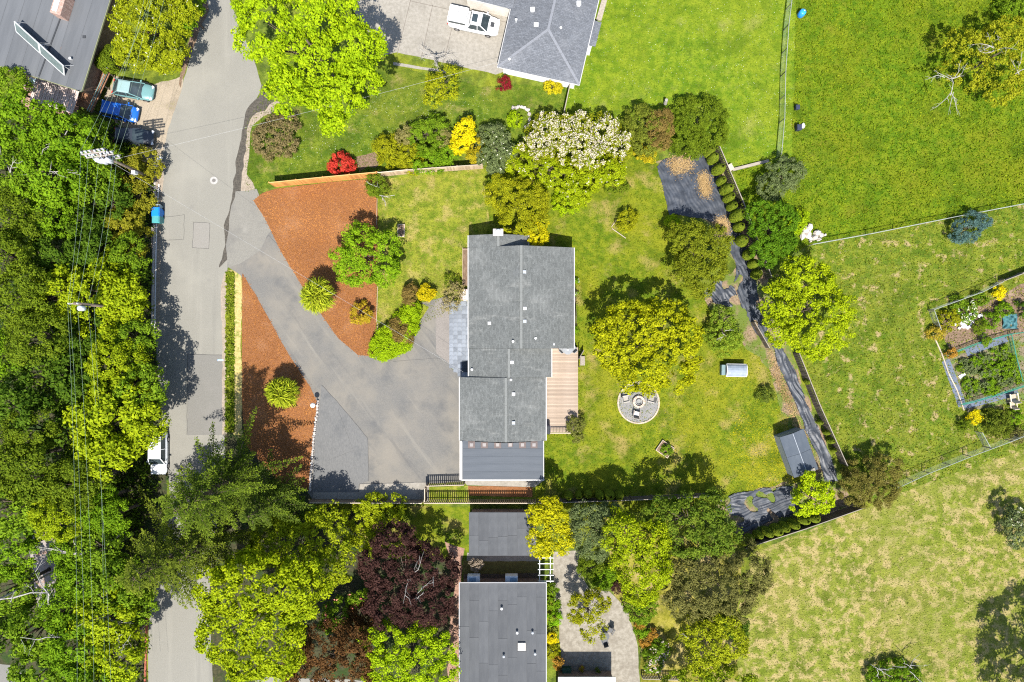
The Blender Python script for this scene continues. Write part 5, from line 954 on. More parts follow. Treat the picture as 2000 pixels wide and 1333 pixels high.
# --- the woodland west of the road
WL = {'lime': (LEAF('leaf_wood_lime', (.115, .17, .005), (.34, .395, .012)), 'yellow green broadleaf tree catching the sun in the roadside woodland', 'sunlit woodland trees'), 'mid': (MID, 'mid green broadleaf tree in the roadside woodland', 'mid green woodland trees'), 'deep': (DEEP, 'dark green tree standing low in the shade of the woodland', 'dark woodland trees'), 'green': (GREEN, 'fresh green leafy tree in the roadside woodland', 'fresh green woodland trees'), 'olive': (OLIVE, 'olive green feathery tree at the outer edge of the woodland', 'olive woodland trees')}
WT = [(55, 255, 66, 9, 'green'), (125, 270, 60, 9.5, 'green'), (170, 275, 46, 7, 'mid'), (20, 330, 60, 10, 'mid'), (95, 340, 68, 10, 'green'), (170, 345, 50, 7, 'mid'), (205, 318, 36, 5.5, 'mid'), (25, 430, 55, 10, 'olive'), (95, 425, 50, 8, 'green'), (160, 430, 48, 5.5, 'deep'), (215, 390, 42, 5, 'deep'), (110, 500, 55, 8, 'deep'), (190, 500, 55, 6.5, 'deep'), (250, 500, 42, 6, 'mid'), (10, 500, 50, 11, 'olive'), (35, 580, 62, 11.5, 'olive'), (200, 570, 78, 8, 'lime'), (240, 590, 45, 7, 'lime'), (115, 570, 50, 9, 'lime'), (70, 660, 55, 11, 'olive'), (15, 690, 45, 9, 'green'), (150, 660, 50, 7, 'deep'), (252, 660, 48, 7, 'mid'), (230, 705, 55, 8.5, 'lime'), (90, 735, 66, 9, 'deep'), (170, 770, 55, 8, 'deep'), (270, 760, 50, 8.5, 'mid'), (225, 815, 75, 10, 'lime'), (285, 830, 40, 8.5, 'lime'), (200, 880, 55, 10, 'lime'), (20, 790, 50, 11, 'deep'), (60, 850, 50, 10, 'olive'), (125, 850, 50, 8, 'deep'), (15, 900, 48, 11, 'olive'), (75, 930, 55, 11, 'olive'), (140, 950, 50, 11, 'olive'), (20, 990, 55, 11, 'mid'), (110, 1010, 50, 11, 'lime'), (180, 985, 42, 9, 'green'), (215, 1010, 45, 8, 'green'), (25, 1075, 55, 9, 'green'), (140, 1075, 42, 8, 'green'), (195, 1075, 48, 9, 'mid'), (170, 1130, 50, 9, 'green'), (225, 1140, 52, 10, 'mid'), (20, 1150, 50, 8, 'mid'), (130, 1190, 50, 9, 'green'), (210, 1205, 58, 10, 'lime'), (265, 1180, 38, 8, 'mid'), (70, 1230, 55, 9, 'mid'), (150, 1260, 60, 10, 'green'), (230, 1280, 52, 10, 'lime'), (90, 1310, 58, 9, 'mid'), (190, 1335, 55, 10, 'green'), (25, 170, 35, 6, 'mid'), (10, 1250, 45, 8, 'deep')]  # mid and deep leaf colours here also paint in the woodland's shade
LMK = ((300, 340, 'next to the tall utility pole'), (175, 600, 'around the slender utility pole'), (310, 870, 'beside the white car on the road'), (85, 1090, 'over the narrow woodland path'), (285, 1250, 'along the red painted kerb'), (110, 200, 'below the pink corrugated canopy'), (200, 760, 'between the slender pole and the white car'), (150, 430, 'between the two utility poles'), (60, 930, 'in the woodland above the narrow path'), (60, 1300, 'below the forked dead branch'))
ADJ = {'lime': 'sunlit yellow green broadleaf tree', 'mid': 'mid green broadleaf tree', 'deep': 'low dark green shaded tree', 'green': 'fresh green leafy tree', 'olive': 'olive green feathery tree'}
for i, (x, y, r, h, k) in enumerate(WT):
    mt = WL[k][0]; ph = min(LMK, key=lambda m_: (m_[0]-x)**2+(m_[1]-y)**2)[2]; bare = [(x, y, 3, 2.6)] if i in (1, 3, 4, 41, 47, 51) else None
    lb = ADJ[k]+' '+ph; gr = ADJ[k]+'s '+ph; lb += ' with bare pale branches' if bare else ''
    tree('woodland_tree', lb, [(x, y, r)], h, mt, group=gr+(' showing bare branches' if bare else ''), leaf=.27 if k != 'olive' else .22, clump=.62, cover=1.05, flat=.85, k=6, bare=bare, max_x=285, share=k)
for x, y, r, h in ((285, 318, 30, 3.2), (262, 345, 36, 3.5), (268, 385, 30, 3), (252, 425, 36, 3.6), (262, 470, 34, 3.2), (240, 440, 34, 4)):
    tree('roadside_shrub', 'yellow tinged shrub on the woodland edge below the tall utility pole', [(x, y, r)], h, LEAF('leaf_rusty_lime', (.1, .11, .007), (.29, .26, .025)), 'shrub', 'yellow tinged roadside shrubs', leaf=.18, clump=.4, k=5)
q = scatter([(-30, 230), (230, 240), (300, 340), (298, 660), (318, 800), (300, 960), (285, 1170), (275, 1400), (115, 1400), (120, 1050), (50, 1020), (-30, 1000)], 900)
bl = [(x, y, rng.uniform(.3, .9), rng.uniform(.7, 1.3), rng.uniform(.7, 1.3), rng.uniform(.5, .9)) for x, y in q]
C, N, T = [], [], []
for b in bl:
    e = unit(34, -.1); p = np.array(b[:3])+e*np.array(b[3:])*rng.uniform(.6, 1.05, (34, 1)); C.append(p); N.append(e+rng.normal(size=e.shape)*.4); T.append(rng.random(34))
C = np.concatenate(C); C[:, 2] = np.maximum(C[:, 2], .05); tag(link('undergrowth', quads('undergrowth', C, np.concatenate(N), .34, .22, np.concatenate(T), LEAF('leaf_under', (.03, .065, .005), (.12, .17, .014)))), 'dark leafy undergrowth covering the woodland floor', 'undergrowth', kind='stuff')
# fallen dead branches and bare trunks in the woodland
for lb, pts, r0 in (('pale dead trunk lying over the narrow woodland path', [(73, 1068, 7), (105, 1073, 7.3), (135, 1080, 7.6), (158, 1083, 8)], .11), ('forked dead branch sprawling across the left woodland edge', [(95, 1158, 9), (60, 1158, 9.3), (25, 1168, 9.4), (-5, 1172, 9.5)], .08), ('dead white branch reaching up from the forked deadwood', [(70, 1120, 8.6), (82, 1145, 9), (95, 1160, 9), (94, 1180, 8.5)], .07), ('thin dead branch above the lower woodland trees', [(40, 1245, 9), (75, 1250, 9.3), (90, 1245, 9.2), (120, 1245, 8)], .05)):
    W_ = [P(x, y, z) for x, y, z in pts]; b0 = Vector((W_[-1].x, W_[-1].y, 0)); e = empty('dead_branch', lb, 'branch', b0); pl = [w_-b0 for w_ in W_]
    m = MB(); m.tube(pl+[Vector((pl[-1].x, pl[-1].y, 0))], [r0*.4, r0*.7, r0, r0*1.1, r0*1.3], 6)
    for i in range(3): s = pl[i+0 if i < 3 else 2]; bare_branches(m, s, 1, 1.4, .2, r0*.4)
    m.build('branch', PALEBARK, e)
# --- conifers and trees along the lower road
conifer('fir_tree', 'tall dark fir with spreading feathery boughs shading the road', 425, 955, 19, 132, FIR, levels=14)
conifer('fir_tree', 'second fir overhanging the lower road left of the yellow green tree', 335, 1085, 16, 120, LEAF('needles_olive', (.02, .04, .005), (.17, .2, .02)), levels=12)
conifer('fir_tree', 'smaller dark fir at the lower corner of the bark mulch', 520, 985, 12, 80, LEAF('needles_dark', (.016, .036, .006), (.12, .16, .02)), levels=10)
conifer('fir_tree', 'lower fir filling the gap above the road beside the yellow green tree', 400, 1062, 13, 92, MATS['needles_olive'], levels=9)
tree('broadleaf_tree', 'big yellow green tree crowding the lower road beside the maroon tree', [(500, 1165, 85), (455, 1230, 60), (530, 1250, 70), (430, 1150, 45), (570, 1150, 60), (480, 1290, 45), (500, 1215, 55)], 12, LIMEY, leaf=.26, clump=.6, cover=1.15)
tree('broadleaf_tree', 'mid green tree between the dark fir and the purple plum', [(570, 1070, 62), (630, 1045, 55), (640, 1100, 50), (530, 1060, 50)], 6.5, LEAF('leaf_lime_mid', (.1, .145, .006), (.33, .36, .014)), leaf=.24, clump=.55)
tree('leafy_shrub', 'low dark green shrub under the fir beside the closed board fence', [(560, 990, 35), (595, 1008, 28)], 3, MID, 'shrub', leaf=.2, clump=.45)
tree('leafy_shrub', 'bright green shrubs growing over the closed board fence', [(745, 1000, 38), (700, 1010, 30), (715, 1050, 30), (770, 990, 22)], 2.6, LEAF('leaf_yg', (.15, .19, .006), (.36, .4, .014)), 'shrub', leaf=.17, clump=.36)
tree('plum_tree', 'large dark purple plum tree with bare pale inner branches', [(790, 1120, 70), (770, 1065, 45), (845, 1110, 48), (760, 1180, 50), (840, 1175, 48), (740, 1110, 40)], 6.2, PURP, leaf=.2, clump=.5, bare=[(800, 1115, 3, 3.2), (815, 1170, 2, 2.5), (850, 1110, 1, 2)])
tree('broadleaf_tree', 'maroon brown tree at the bottom edge by the lower driveway', [(640, 1265, 55), (600, 1310, 45), (680, 1310, 50), (690, 1260, 35)], 7, BROWN, leaf=.2, clump=.48)
tree('leafy_shrub', 'rusty brown shrub below the purple plum', [(705, 1205, 28), (690, 1225, 20)], 4, BROWN, 'shrub', leaf=.18, clump=.4)
tree('flowering_shrub', 'green shrub dotted with coral pink flowers beside the yellow green tree', [(668, 1195, 30), (645, 1215, 22), (700, 1170, 20)], 3.4, MID, 'shrub', leaf=.18, clump=.38, flower=(FPINK, 26, .2))
tree('broadleaf_tree', 'dense rounded lime green tree left of the flat roofed house', [(790, 1290, 72), (840, 1270, 50), (750, 1255, 42), (855, 1310, 40), (760, 1330, 50)], 6.5, LIME, leaf=.2, clump=.5)
# --- around the south house
tree('broadleaf_tree', 'golden yellow tree leaning over the outbuilding roof', [(1073, 1030, 36), (1058, 1065, 26), (1090, 1060, 26), (1075, 995, 24), (1090, 1015, 24), (1050, 1005, 18)], 6, LEAF('leaf_yellowgold', (.2, .2, .004), (.52, .47, .012)), leaf=.22, clump=.45, cover=.8, bare=[(1052, 1038, 2, 1.2)])
tree('broadleaf_tree', 'grey green tree between the golden tree and the lime tree', [(1145, 1020, 38), (1160, 1060, 35), (1190, 1010, 28)], 5.5, GREYG, leaf=.17, clump=.42)
tree('broadleaf_tree', 'tall yellow lime tree standing beside the olive brown tree', [(1240, 1080, 52), (1255, 1130, 45), (1215, 1040, 38), (1275, 1110, 35), (1275, 1050, 35)], 7.5, LIMEY, leaf=.2, clump=.48)
tree('broadleaf_tree', 'dark green tree crowding the fence south of the back lawn', [(1330, 1010, 48), (1290, 1010, 35), (1380, 1000, 42), (1400, 1045, 38), (1345, 1055, 40)], 6.5, LEAF('leaf_dark2', (.04, .08, .008), (.15, .2, .02)), leaf=.22, clump=.5)
tree('broadleaf_tree', 'wide olive brown fine leaved tree at the edge of the pale meadow', [(1390, 1130, 70), (1340, 1110, 45), (1450, 1110, 50), (1420, 1170, 50), (1340, 1170, 45), (1480, 1130, 30)], 6, SAGE, leaf=.15, clump=.42, cover=.85)
tree('leafy_shrub', 'round clipped olive bush at the upper end of the south patio', [(1152, 1108, 26)], 2.2, OLIVE, 'shrub', leaf=.12, clump=.3)
tree('leafy_shrub', 'green bush below the round clipped bush on the patio edge', [(1180, 1130, 22), (1192, 1120, 14)], 1.8, GREEN, 'shrub', leaf=.15, clump=.3)
tree('leafy_shrub', 'small dark red leaved bush on the patio edge', [(1205, 1146, 13)], 1.4, PURP, 'shrub', leaf=.12, clump=.25)
tree('small_tree', 'small spreading tree with grey inner twigs growing in the south patio', [(1150, 1190, 32), (1130, 1180, 22), (1170, 1175, 22), (1155, 1225, 26), (1125, 1200, 15)], 4, YOL, leaf=.16, clump=.36, cover=.75, bare=[(1155, 1190, 3, 1.3)])
tree('leafy_shrub', 'long green shrub bank along the right patio edge', [(1235, 1180, 20), (1250, 1200, 22), (1265, 1185, 20)], 1.6, MID, 'shrub', leaf=.14, clump=.3)
tree('leafy_shrub', 'orange leaved bush between the patio and the dry lawn', [(1262, 1250, 14), (1275, 1240, 10), (1250, 1222, 8)], 1.0, ORNG, 'shrub', leaf=.12, clump=.22)
tree('leafy_shrub', 'green bush above the orange bush on the patio edge', [(1255, 1230, 14)], 1.1, GREEN, 'shrub', leaf=.14, clump=.25)
tree('flowering_shrub', 'lilac flowered rhododendron beside the lower patio corner', [(1280, 1280, 24), (1275, 1300, 18), (1292, 1265, 16)], 1.8, MID, 'shrub', leaf=.15, clump=.32, flower=(FLIL, 110, .13))
for x, y, r, mt, lb in ((1079, 1150, 13, MID, 'narrow green bush at the top corner of the south house wall'), (1082, 1178, 14, GREEN, 'green bush against the wall of the flat roofed house'), (1082, 1208, 15, LEAF('leaf_bright', (.08, .2, .006), (.25, .42, .012)), 'bright green bush halfway along the south house wall'), (1078, 1246, 13, GOLD, 'yellow bush against the south house wall'), (1080, 1270, 14, YOL, 'olive bush below the yellow bush on the house wall'), (1088, 1295, 11, ORNG, 'orange tinted plant in the shaded corner of the patio'), (930, 1104, 13, LEAF('leaf_pinkgrey', (.2, .15, .12), (.4, .32, .3)), 'pinkish grey bush beside the outbuilding corner')):
    tree('wall_shrub', lb, [(x, y, r)], 1.5, mt, 'shrub', leaf=.14, clump=.26, k=4)
tree('broadleaf_tree', 'bright green tree at the lower edge of the dry back yard', [(1390, 1250, 48), (1360, 1240, 32), (1425, 1255, 34), (1375, 1285, 34), (1415, 1220, 28)], 5.5, LEAF('leaf_yg2', (.13, .16, .006), (.36, .38, .016)), leaf=.19, clump=.42, bare=[(1355, 1255, 2, 1.2)])
tree('broadleaf_tree', 'dark shrubby tree between the olive brown tree and the bright green tree', [(1405, 1205, 30), (1380, 1200, 24), (1440, 1225, 22)], 4, DEEP, leaf=.17, clump=.38)
tree('broadleaf_tree', 'mid green tree cut by the bottom edge under the bright green tree', [(1370, 1330, 45), (1430, 1340, 45), (1330, 1345, 35)], 5.5, LEAF('leaf_yg3', (.1, .15, .006), (.28, .34, .016)), leaf=.2, clump=.45)
tree('leafy_shrub', 'thorny bush with bare twigs in the pale meadow', [(1745, 1325, 38), (1715, 1325, 25), (1775, 1330, 28)], 1.8, GREEN, 'shrub', leaf=.14, clump=.32, bare=[(1720, 1305, 4, 1.5), (1775, 1305, 5, 1.8)])
tree('broadleaf_tree', 'large tree standing beyond the corner of the pale meadow', [(2120, 1390, 95), (2115, 1480, 80), (2190, 1420, 90)], 12, MID, leaf=.3, clump=.7)
tree('leafy_shrub', 'silvery white bush at the edge of the pale meadow', [(1995, 1035, 34), (1980, 1015, 22)], 3.2, GREYG, 'shrub', leaf=.15, clump=.35, flower=(FCREAM, 90, .12))
# --- front garden
tree('broadleaf_tree', 'round mid green tree growing from the orange bark mulch', [(718, 500, 50), (690, 525, 34), (745, 525, 34), (700, 470, 32), (750, 485, 32), (672, 500, 24)], 4.6, LEAF('leaf_front', (.075, .15, .006), (.25, .38, .014)), leaf=.19, clump=.4)
palm('palm_tree', 'yellow green spiky palm on the bark mulch next to the driveway bend', 617, 577, 4.0, 38, PALMM); palm('palm_tree', 'yellow green spiky palm between the road and the driveway', 547, 769, 3.6, 35, PALMM)
tree('leafy_shrub', 'small yellow rusty bush alone on the bark mulch', [(705, 610, 20), (697, 622, 12), (716, 618, 12)], 1.5, LEAF('leaf_yrust', (.22, .17, .008), (.45, .3, .03)), 'shrub', leaf=.14, clump=.28)
tree('leafy_shrub', 'sparse shrub with bare pale branches at the end of the cedar fence', [(733, 355, 20), (742, 370, 15), (728, 372, 12)], 2.0, OLIVE, 'shrub', leaf=.15, clump=.28, bare=[(748, 375, 3, 1.8)])
HED = LEAF('leaf_hedge', (.14, .23, .004), (.33, .44, .01))
for lb, bl_, mt in (('clipped lime hedge curving along the driveway', [(742, 684, 22), (758, 680, 24), (772, 672, 24), (786, 660, 22), (755, 662, 22), (768, 650, 20), (797, 640, 20), (800, 618, 20), (785, 625, 20), (803, 603, 18), (742, 672, 18)], HED), ('rusty brown leaved bush set in the lime hedge', [(783, 646, 22), (790, 660, 16), (778, 632, 14)], RUST), ('rusty brown bush at the upper end of the lime hedge', [(801, 572, 16), (800, 584, 12)], RUST), ('golden clipped bush at the top end of the lime hedge', [(829, 572, 15), (838, 576, 12)], LEAF('leaf_golden', (.3, .24, .004), (.6, .47, .012)))):
    tree('hedge', lb, bl_, 1.5 if mt is HED else 1.75, mt, 'hedge', leaf=.13, clump=.3, cover=2.2, flat=.8, k=4, zlow=.75 if mt is HED else 1.05)
tree('leafy_shrub', 'thin grey brown shrub beside the pale stone urn', [(885, 580, 20), (878, 598, 16), (893, 566, 14)], 1.8, LEAF('leaf_greyrust', (.14, .11, .06), (.36, .3, .14)), 'shrub', leaf=.13, clump=.28, dens=.4); tree('leafy_shrub', 'sparse olive shrub at the corner of the front lawn by the house', [(882, 550, 16)], 1.2, OLIVE, 'shrub', leaf=.13, clump=.26, dens=.5)
# --- top left
tree('flowering_tree', 'spreading yellow green tree with white blossoms above the teal sedan', [(285, 85, 55), (265, 45, 42), (320, 60, 42), (312, 118, 32), (335, 105, 30), (252, 100, 30), (320, 10, 45), (270, 0, 35), (360, 20, 28)], 6, LEAF('leaf_yg4', (.12, .15, .005), (.34, .36, .014)), leaf=.2, clump=.45, flower=(FCREAM, 130, .1))
tree('leafy_shrub', 'olive shrub between the walkway and the white blossomed tree', [(218, 115, 26), (205, 125, 14)], 3, OLIVE, 'shrub', leaf=.17, clump=.35); tree('leafy_shrub', 'tall green shrub at the road bend beside the white blossomed tree', [(372, 12, 28), (362, 45, 20)], 4.5, GREEN, 'shrub', leaf=.19, clump=.4)
tree('maple_tree', 'huge bright lime maple overhanging the road and the concrete drive', [(525, 60, 62), (600, 30, 62), (690, 95, 58), (600, 120, 75), (655, 195, 48), (560, 180, 40), (700, 160, 40), (500, 20, 45), (650, 240, 22), (660, -20, 50)], 12, LIME, leaf=.26, clump=.5, cover=1.05)
tree('leafy_shrub', 'dry reddish grey bush at the corner of the lawn by the road', [(540, 268, 42), (555, 250, 28), (520, 280, 26)], 2.2, LEAF('leaf_dry', (.1, .085, .035), (.27, .2, .11)), 'shrub', leaf=.14, clump=.36, dens=.7)
tree('flowering_shrub', 'vivid red azalea beside the orange cedar fence', [(665, 318, 22), (678, 322, 15), (655, 326, 14)], 1.7, REDB, 'shrub', leaf=.14, clump=.26)
tree('small_tree', 'slender yellow green tree on the lawn below the bare white tree', [(865, 170, 30), (880, 150, 22), (848, 188, 22), (850, 165, 20)], 3.5, LEAF('leaf_yg5', (.14, .17, .005), (.36, .36, .014)), leaf=.17, clump=.34, dens=.6)
bt_ = empty('bare_tree', 'leafless white branched tree beside the concrete drive', 'tree', P(853, 128)); m = MB(); m.tube([(0, 0, -.1), (.05, 0, 1.2), (0, .1, 2.4)], [.12, .09, .05], 7); bare_branches(m, (0, .1, 1.8), 9, 2.0, .7, .05); m.build('trunk', PALEBARK, bt_)
tree('leafy_shrub', 'small crimson bush beside the wall of the white house', [(983, 168, 14), (985, 160, 10)], 1.5, CRIM, 'shrub', leaf=.12, clump=.22); tree('leafy_shrub', 'yellow bush against the white wall of the hip roofed house', [(1075, 170, 13), (1088, 172, 11)], 1.2, LEAF('leaf_ylw', (.3, .26, .005), (.56, .46, .02)), 'shrub', leaf=.14, clump=.22); tree('leafy_shrub', 'bright green bush inside the curved stone border', [(1005, 235, 15)], 1.3, LIME, 'shrub', leaf=.14, clump=.24)
for lb, bl_, h, mt in (('olive green shrub bank above the old grey fence', [(765, 298, 32), (800, 305, 30), (752, 285, 22)], 2.3, YOL), ('mid green bush behind the olive shrub bank', [(820, 262, 26), (850, 250, 26), (840, 285, 24)], 2.4, MID), ('fresh green hedge bush beside the yellow conifer', [(845, 312, 26), (875, 300, 22), (820, 318, 20)], 2.2, GREEN), ('olive bush tinged pink between the hedge bushes', [(795, 268, 22), (870, 270, 18)], 2.2, LEAF('leaf_pinkish', (.12, .11, .03), (.28, .24, .1)))): tree('hedge_shrub', lb, bl_, h, mt, 'shrub', leaf=.14, clump=.32)
tree('yellow_conifer', 'pure yellow conifer rising above the hedge', [(905, 262, 20), (898, 282, 18), (912, 245, 16), (915, 268, 14)], 3.4, GOLD, 'tree', leaf=.15, clump=.28); tree('leafy_shrub', 'orange yellow shrub beside the yellow conifer', [(928, 285, 16), (925, 305, 14)], 2.2, LEAF('leaf_oy', (.2, .17, .006), (.42, .33, .02)), 'shrub', leaf=.14, clump=.28)
tree('leafy_shrub', 'grey green shrub between the yellow conifer and the flowering rhododendron', [(965, 270, 30), (955, 300, 26), (980, 300, 26), (965, 325, 18)], 3, GREYG, 'shrub', leaf=.15, clump=.35, flower=(FCREAM, 40, .1))
tree('rhododendron', 'huge rhododendron covered in pale pink blossom at the edge of the lawn', [(1075, 265, 42), (1130, 262, 42), (1175, 262, 38), (1120, 295, 42), (1165, 300, 38), (1205, 285, 30), (1050, 285, 32)], 3.6, LEAF('leaf_rhodo', (.1, .13, .006), (.28, .28, .014)), 'shrub', leaf=.16, clump=.36, flower=(FWHITE, 3400, .105))
tree('leafy_shrub', 'lime yellow shrub below the pale pink rhododendron', [(1020, 325, 38), (1060, 335, 36), (1100, 345, 36), (1150, 335, 38), (1190, 335, 28), (1120, 375, 32)], 2.8, LIMEY, 'shrub', leaf=.15, clump=.36, flower=(FWHITE, 160, .1))
tree('leafy_shrub', 'tall olive gold shrub touching the roof of the long house', [(1000, 385, 42), (1035, 395, 38), (1010, 425, 36), (1045, 430, 30), (975, 375, 30)], 4.0, YOL, 'shrub', leaf=.15, clump=.36); tree('leafy_shrub', 'golden clipped shrub at the gable corner of the long house', [(1048, 458, 23), (1050, 440, 20)], 3.6, LEAF('leaf_gold2', (.26, .24, .004), (.55, .47, .01)), 'shrub', leaf=.14, clump=.3)
tree('leafy_shrub', 'lime grass mound on the lawn below the lime yellow shrub', [(1105, 395, 26)], .9, LIME, 'shrub', leaf=.14, clump=.26)
tree('leafy_shrub', 'mixed green and brown hedge beside the pale pink rhododendron', [(1250, 240, 32), (1280, 255, 34), (1260, 275, 30)], 3, LEAF('leaf_mixed', (.07, .09, .01), (.2, .22, .03)), 'shrub', leaf=.14, clump=.34); tree('leafy_shrub', 'red brown leaved bush inside the hedge by the pale log', [(1290, 245, 28), (1285, 275, 22)], 3.2, RUST, 'shrub', leaf=.14, clump=.34); tree('leafy_shrub', 'wide olive juniper hedge at the corner of the bright lawn', [(1345, 235, 42), (1385, 220, 34), (1330, 270, 30), (1390, 260, 32), (1360, 285, 26)], 2.6, OLIVE, 'shrub', leaf=.13, clump=.34); tree('leafy_shrub', 'small golden bush at the end of the mixed hedge', [(1255, 300, 16), (1270, 305, 12)], 1.6, LEAF('leaf_gold3', (.25, .2, .006), (.5, .4, .02)), 'shrub', leaf=.13, clump=.26)
# --- back garden
tree('broadleaf_tree', 'large round yellow green tree beside the fire pit circle', [(1262, 660, 72), (1215, 680, 52), (1320, 690, 48), (1230, 630, 44), (1300, 635, 48), (1265, 715, 50), (1190, 650, 34), (1335, 655, 34), (1320, 730, 34), (1240, 735, 32)], 6.6, LEAF('leaf_big', (.13, .15, .004), (.43, .42, .01)), leaf=.23, clump=.42, cover=1.05)
tree('broadleaf_tree', 'dense olive green tree between the black plastic and the back lawn', [(1365, 490, 46), (1340, 465, 34), (1395, 475, 34), (1345, 525, 36), (1390, 520, 34), (1370, 552, 28)], 4.6, LEAF('leaf_ol2', (.07, .095, .006), (.22, .235, .016)), leaf=.16, clump=.38); tree('leafy_shrub', 'pale lime sapling at the edge of the wide black plastic', [(1313, 435, 14)], 1.4, LIME, 'shrub', leaf=.15, clump=.26)
tree('leafy_shrub', 'round yellow olive bush behind two timber edging boards', [(1226, 430, 21), (1220, 442, 13)], 1.7, YOL, 'shrub', leaf=.13, clump=.28); tree('leafy_shrub', 'low olive bush on the lawn under the lime yellow shrub', [(1195, 358, 18), (1215, 365, 14)], .9, OLIVE, 'shrub', leaf=.13, clump=.26, dens=.7)
tree('leafy_shrub', 'loose green shrub above the white framed coop', [(1412, 625, 26), (1400, 655, 24), (1425, 660, 24), (1412, 680, 18)], 2.3, LEAF('leaf_loose', (.07, .13, .01), (.24, .31, .03)), 'shrub', leaf=.17, clump=.32, dens=.7, bare=[(1410, 650, 3, 1)])
tree('fruit_tree', 'bright lime fruit tree overhanging the dark board fence', [(1570, 595, 62), (1520, 590, 38), (1620, 610, 45), (1560, 545, 40), (1590, 650, 48), (1530, 640, 36), (1630, 650, 32), (1600, 545, 30)], 6, LEAF('leaf_fruit', (.14, .2, .004), (.38, .44, .01)), leaf=.21, clump=.4, cover=.9)
tree('broadleaf_tree', 'dense dark green bushy tree beside the pale rock pile', [(1505, 445, 38), (1485, 420, 28), (1530, 430, 30), (1500, 485, 32), (1530, 475, 26)], 4.5, LEAF('leaf_dense', (.035, .09, .005), (.12, .22, .012)), leaf=.16, clump=.36); tree('leafy_shrub', 'grey green shrub at the corner where the wire fence ends', [(1525, 345, 34), (1505, 365, 28), (1545, 335, 26)], 2.6, GREYG, 'shrub', leaf=.14, clump=.34); tree('leafy_shrub', 'lime green bush between the dark bushy tree and the rock pile', [(1562, 430, 18), (1555, 445, 12)], 1.6, LIME, 'shrub', leaf=.15, clump=.28)
tree('fruit_tree', 'small lime green tree below the grey shed', [(1588, 965, 30), (1570, 985, 24), (1605, 980, 24), (1580, 940, 18), (1612, 960, 16)], 3.6, LEAF('leaf_lime2', (.16, .24, .004), (.44, .52, .012)), leaf=.2, clump=.34); tree('leafy_shrub', 'wide brown olive bush at the fence corner by the meadow', [(1695, 935, 45), (1725, 920, 34), (1670, 955, 34), (1720, 960, 32)], 3.4, LEAF('leaf_brol', (.08, .075, .015), (.2, .17, .045)), 'shrub', leaf=.12, clump=.36)
tree('leafy_shrub', 'reddish green bush growing over the deck corner', [(1122, 838, 15), (1126, 850, 14), (1118, 825, 12), (1130, 830, 12)], 1.7, LEAF('leaf_deckbush', (.08, .09, .02), (.2, .2, .05)), 'shrub', leaf=.12, clump=.24); tree('leafy_shrub', 'green plant filling the tilted wooden bed', [(1302, 879, 11)], .7, MID, 'shrub', leaf=.13, clump=.22); tree('leafy_shrub', 'small dark bush on the lawn above the grey shed', [(1494, 770, 17)], 1.1, LEAF('leaf_dkb', (.05, .08, .01), (.15, .18, .03)), 'shrub', leaf=.12, clump=.26)
tree('leafy_shrub', 'green plants with white flowers along the back wall of the long house', [(1124, 575, 6), (1125, 550, 5), (1125, 645, 6)], .7, GREEN, 'shrub', leaf=.12, clump=.18, k=3, flower=(FCREAM, 12, .1))
# --- right side
tree('apple_tree', 'old spreading tree with grey dead twigs in the rough green meadow', [(1935, 110, 62), (1890, 130, 45), (1985, 110, 50), (1950, 160, 45), (1880, 90, 35), (1960, 70, 38)], 5, LEAF('leaf_apple', (.12, .145, .006), (.33, .32, .018)), leaf=.2, clump=.38, cover=.7, dens=.75, bare=[(1850, 150, 4, 2.2), (1860, 180, 4, 2.5), (1945, 95, 4, 2.4), (1990, 140, 3, 2), (1935, 65, 2, 1.5)])
tree('leafy_shrub', 'green bush at the upper right corner of the rough meadow', [(1975, 15, 30), (1995, 25, 20)], 2, MID, 'shrub', leaf=.15, clump=.32); tree('leafy_shrub', 'steel blue bush straddling the long wire fence', [(1885, 448, 26), (1900, 435, 20), (1872, 455, 18), (1920, 435, 14)], 1.9, BLUE, 'shrub', leaf=.12, clump=.28)
for lb, x, y, r, mt in (('orange yellow bush in the upper garden bed', 1852, 625, 20, YOL), ('white flowered green bush in the upper garden bed', 1890, 610, 20, GREEN), ('green bush along the upper garden wire fence', 1870, 590, 14, MID), ('orange flowering plants outside the garden edge', 1828, 650, 15, LEAF('leaf_of', (.2, .17, .01), (.42, .3, .04))), ('yellow bush in the upper right of the garden', 1950, 572, 13, GOLD), ('green plants in the middle of the upper bed', 1935, 625, 16, GREEN), ('olive plants by the soil of the upper bed', 1912, 640, 13, OLIVE), ('dark bush at the right edge of the upper bed', 1995, 605, 16, DEEP), ('yellow flowering bush below the vegetable plot', 1903, 815, 14, GOLD), ('dark green round bush below the vegetable plot', 1945, 825, 28, LEAF('leaf_dg', (.05, .075, .008), (.16, .19, .02))), ('orange plant at the corner of the vegetable plot', 1858, 690, 9, ORNG), ('pale shrubby plant at the lower garden fence', 1985, 850, 16, SAGE), ('green weeds under the wire fence of the upper bed', 1915, 585, 13, MID), ('low green plants beside the tarpaulin', 1960, 605, 15, GREEN), ('grassy clump at the lower end of the timber edge', 1885, 830, 12, OLIVE), ('green herbs between soil and netting', 1925, 665, 10, MID), ('leafy clump right of the dark round bush', 1980, 815, 16, GREEN)):
    tree('garden_plant', lb, [(x, y, r)], 1.1 if r < 25 else 1.8, mt, 'plant', leaf=.13, clump=.26, k=5, flower=(FCREAM, 40, .12) if 'white' in lb else None)
q = scatter([(1868, 712), (1962, 672), (1988, 742), (1893, 782)], 80)
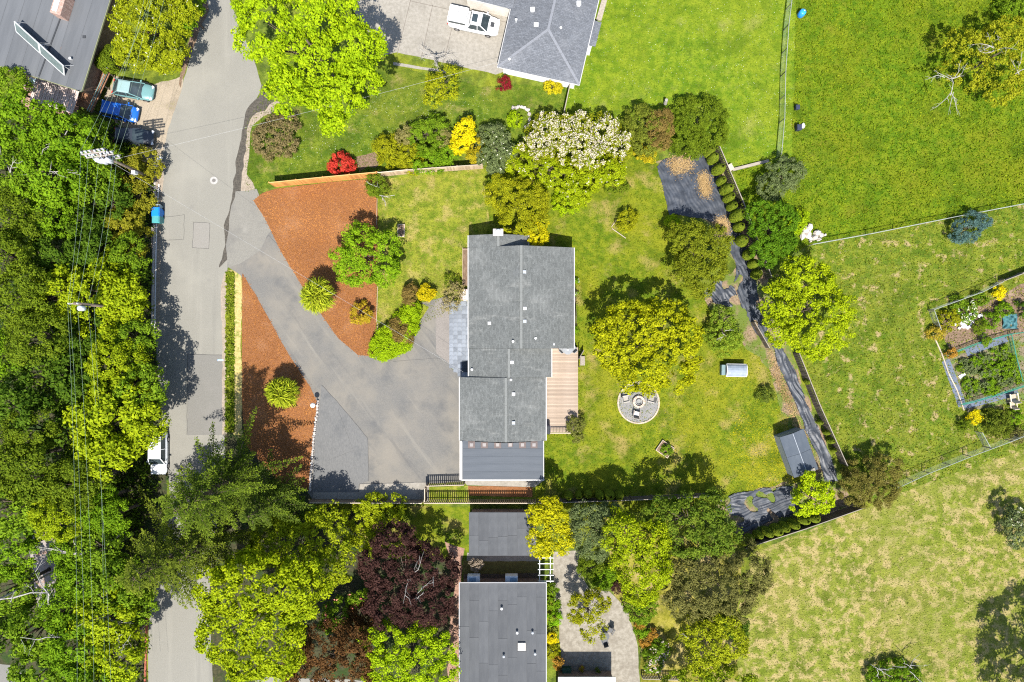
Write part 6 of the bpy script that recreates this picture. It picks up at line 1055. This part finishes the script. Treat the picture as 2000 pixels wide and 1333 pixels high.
for x, y in q: 
    e = empty('vegetable_plant', 'leafy green vegetable growing in the netted plot', 'plant', (x, y, 0), group='vegetables in the netted plot'); r_ = rng.uniform(.3, .6); c, n_, t_ = leaf_cloud([(0, 0, r_*.5, r_, r_, r_*.6)], .14, .2, .9); c[:, 2] = np.maximum(c[:, 2], .03); link('foliage', quads('foliage', c, n_, .15, .1, t_, rng.choice([MID, GREEN, GREYG])), e)
    link('stem', ubox(MID), e, (0, 0, r_*.3), None, (.03, .03, r_*.6))
# --- clipped cypress rows
def cypress_mesh(seed):
    n = 1500; u_ = rng.random(n)**.8; a = rng.uniform(0, 6.28, n); prof = np.where(u_ < .3, .62+u_*1.25, np.sqrt(np.clip(1-((u_-.3)/.72)**2, 0, 1)))*(.93+.1*rng.random(n)); c = np.column_stack([np.cos(a)*prof*.52, np.sin(a)*prof*.52, .12+u_*2.35]); nn = np.column_stack([np.cos(a), np.sin(a), .25+u_*.8])+rng.normal(size=(n, 3))*.35
    return quads('crown', c, nn, .17, .09, rng.random(n), CYP)
CM = [cypress_mesh(i) for i in range(3)]; CT = MB().tube([(0, 0, -.05), (0, 0, 1.9)], [.07, .03], 6).mesh('trunk', BARK)
rows = (('clipped cypress in the long row between black plastic and dark fence', 'long cypress row', [(1387, 297), (1393, 312), (1402, 332), (1411, 353), (1418, 371), (1423, 385), (1430, 402), (1438, 424), (1444, 445), (1450, 471), (1463, 497), (1472, 516), (1479, 537)], 1.05), ('clipped cypress in the row south of the back lawn', 'south cypress row', [(1112, 968), (1130, 967), (1149, 967), (1170, 967), (1190, 967), (1209, 967)], .85), ('small clipped cypress in the row at the edge of the pale meadow', 'meadow cypress row', [(1448, 1058), (1464, 1053), (1481, 1046), (1499, 1039), (1515, 1035), (1532, 1028), (1550, 1023), (1570, 1015), (1590, 1010)], .95), ('young dark cypress beside the wrinkled black plastic', 'young cypresses by the plastic strip', [(1578, 745), (1602, 825), (1614, 845), (1622, 860), (1629, 880)], .6))
i = 0
for lb, gr, pts, s in rows:
    for (x, y) in pts:
        b = P(x, y, 1.2*s); e = empty('cypress', lb, 'cypress', (b.x, b.y, 0), group=gr); k = s*rng.uniform(.84, 1.16); rz = rng.uniform(0, 6)
        link('crown', CM[i % 3], e, None, (rng.uniform(-.06, .06), rng.uniform(-.06, .06), rz), (k*rng.uniform(.92, 1.15), k*rng.uniform(.92, 1.15), k)); link('trunk', CT, e, None, None, (k, k, k)); i += 1
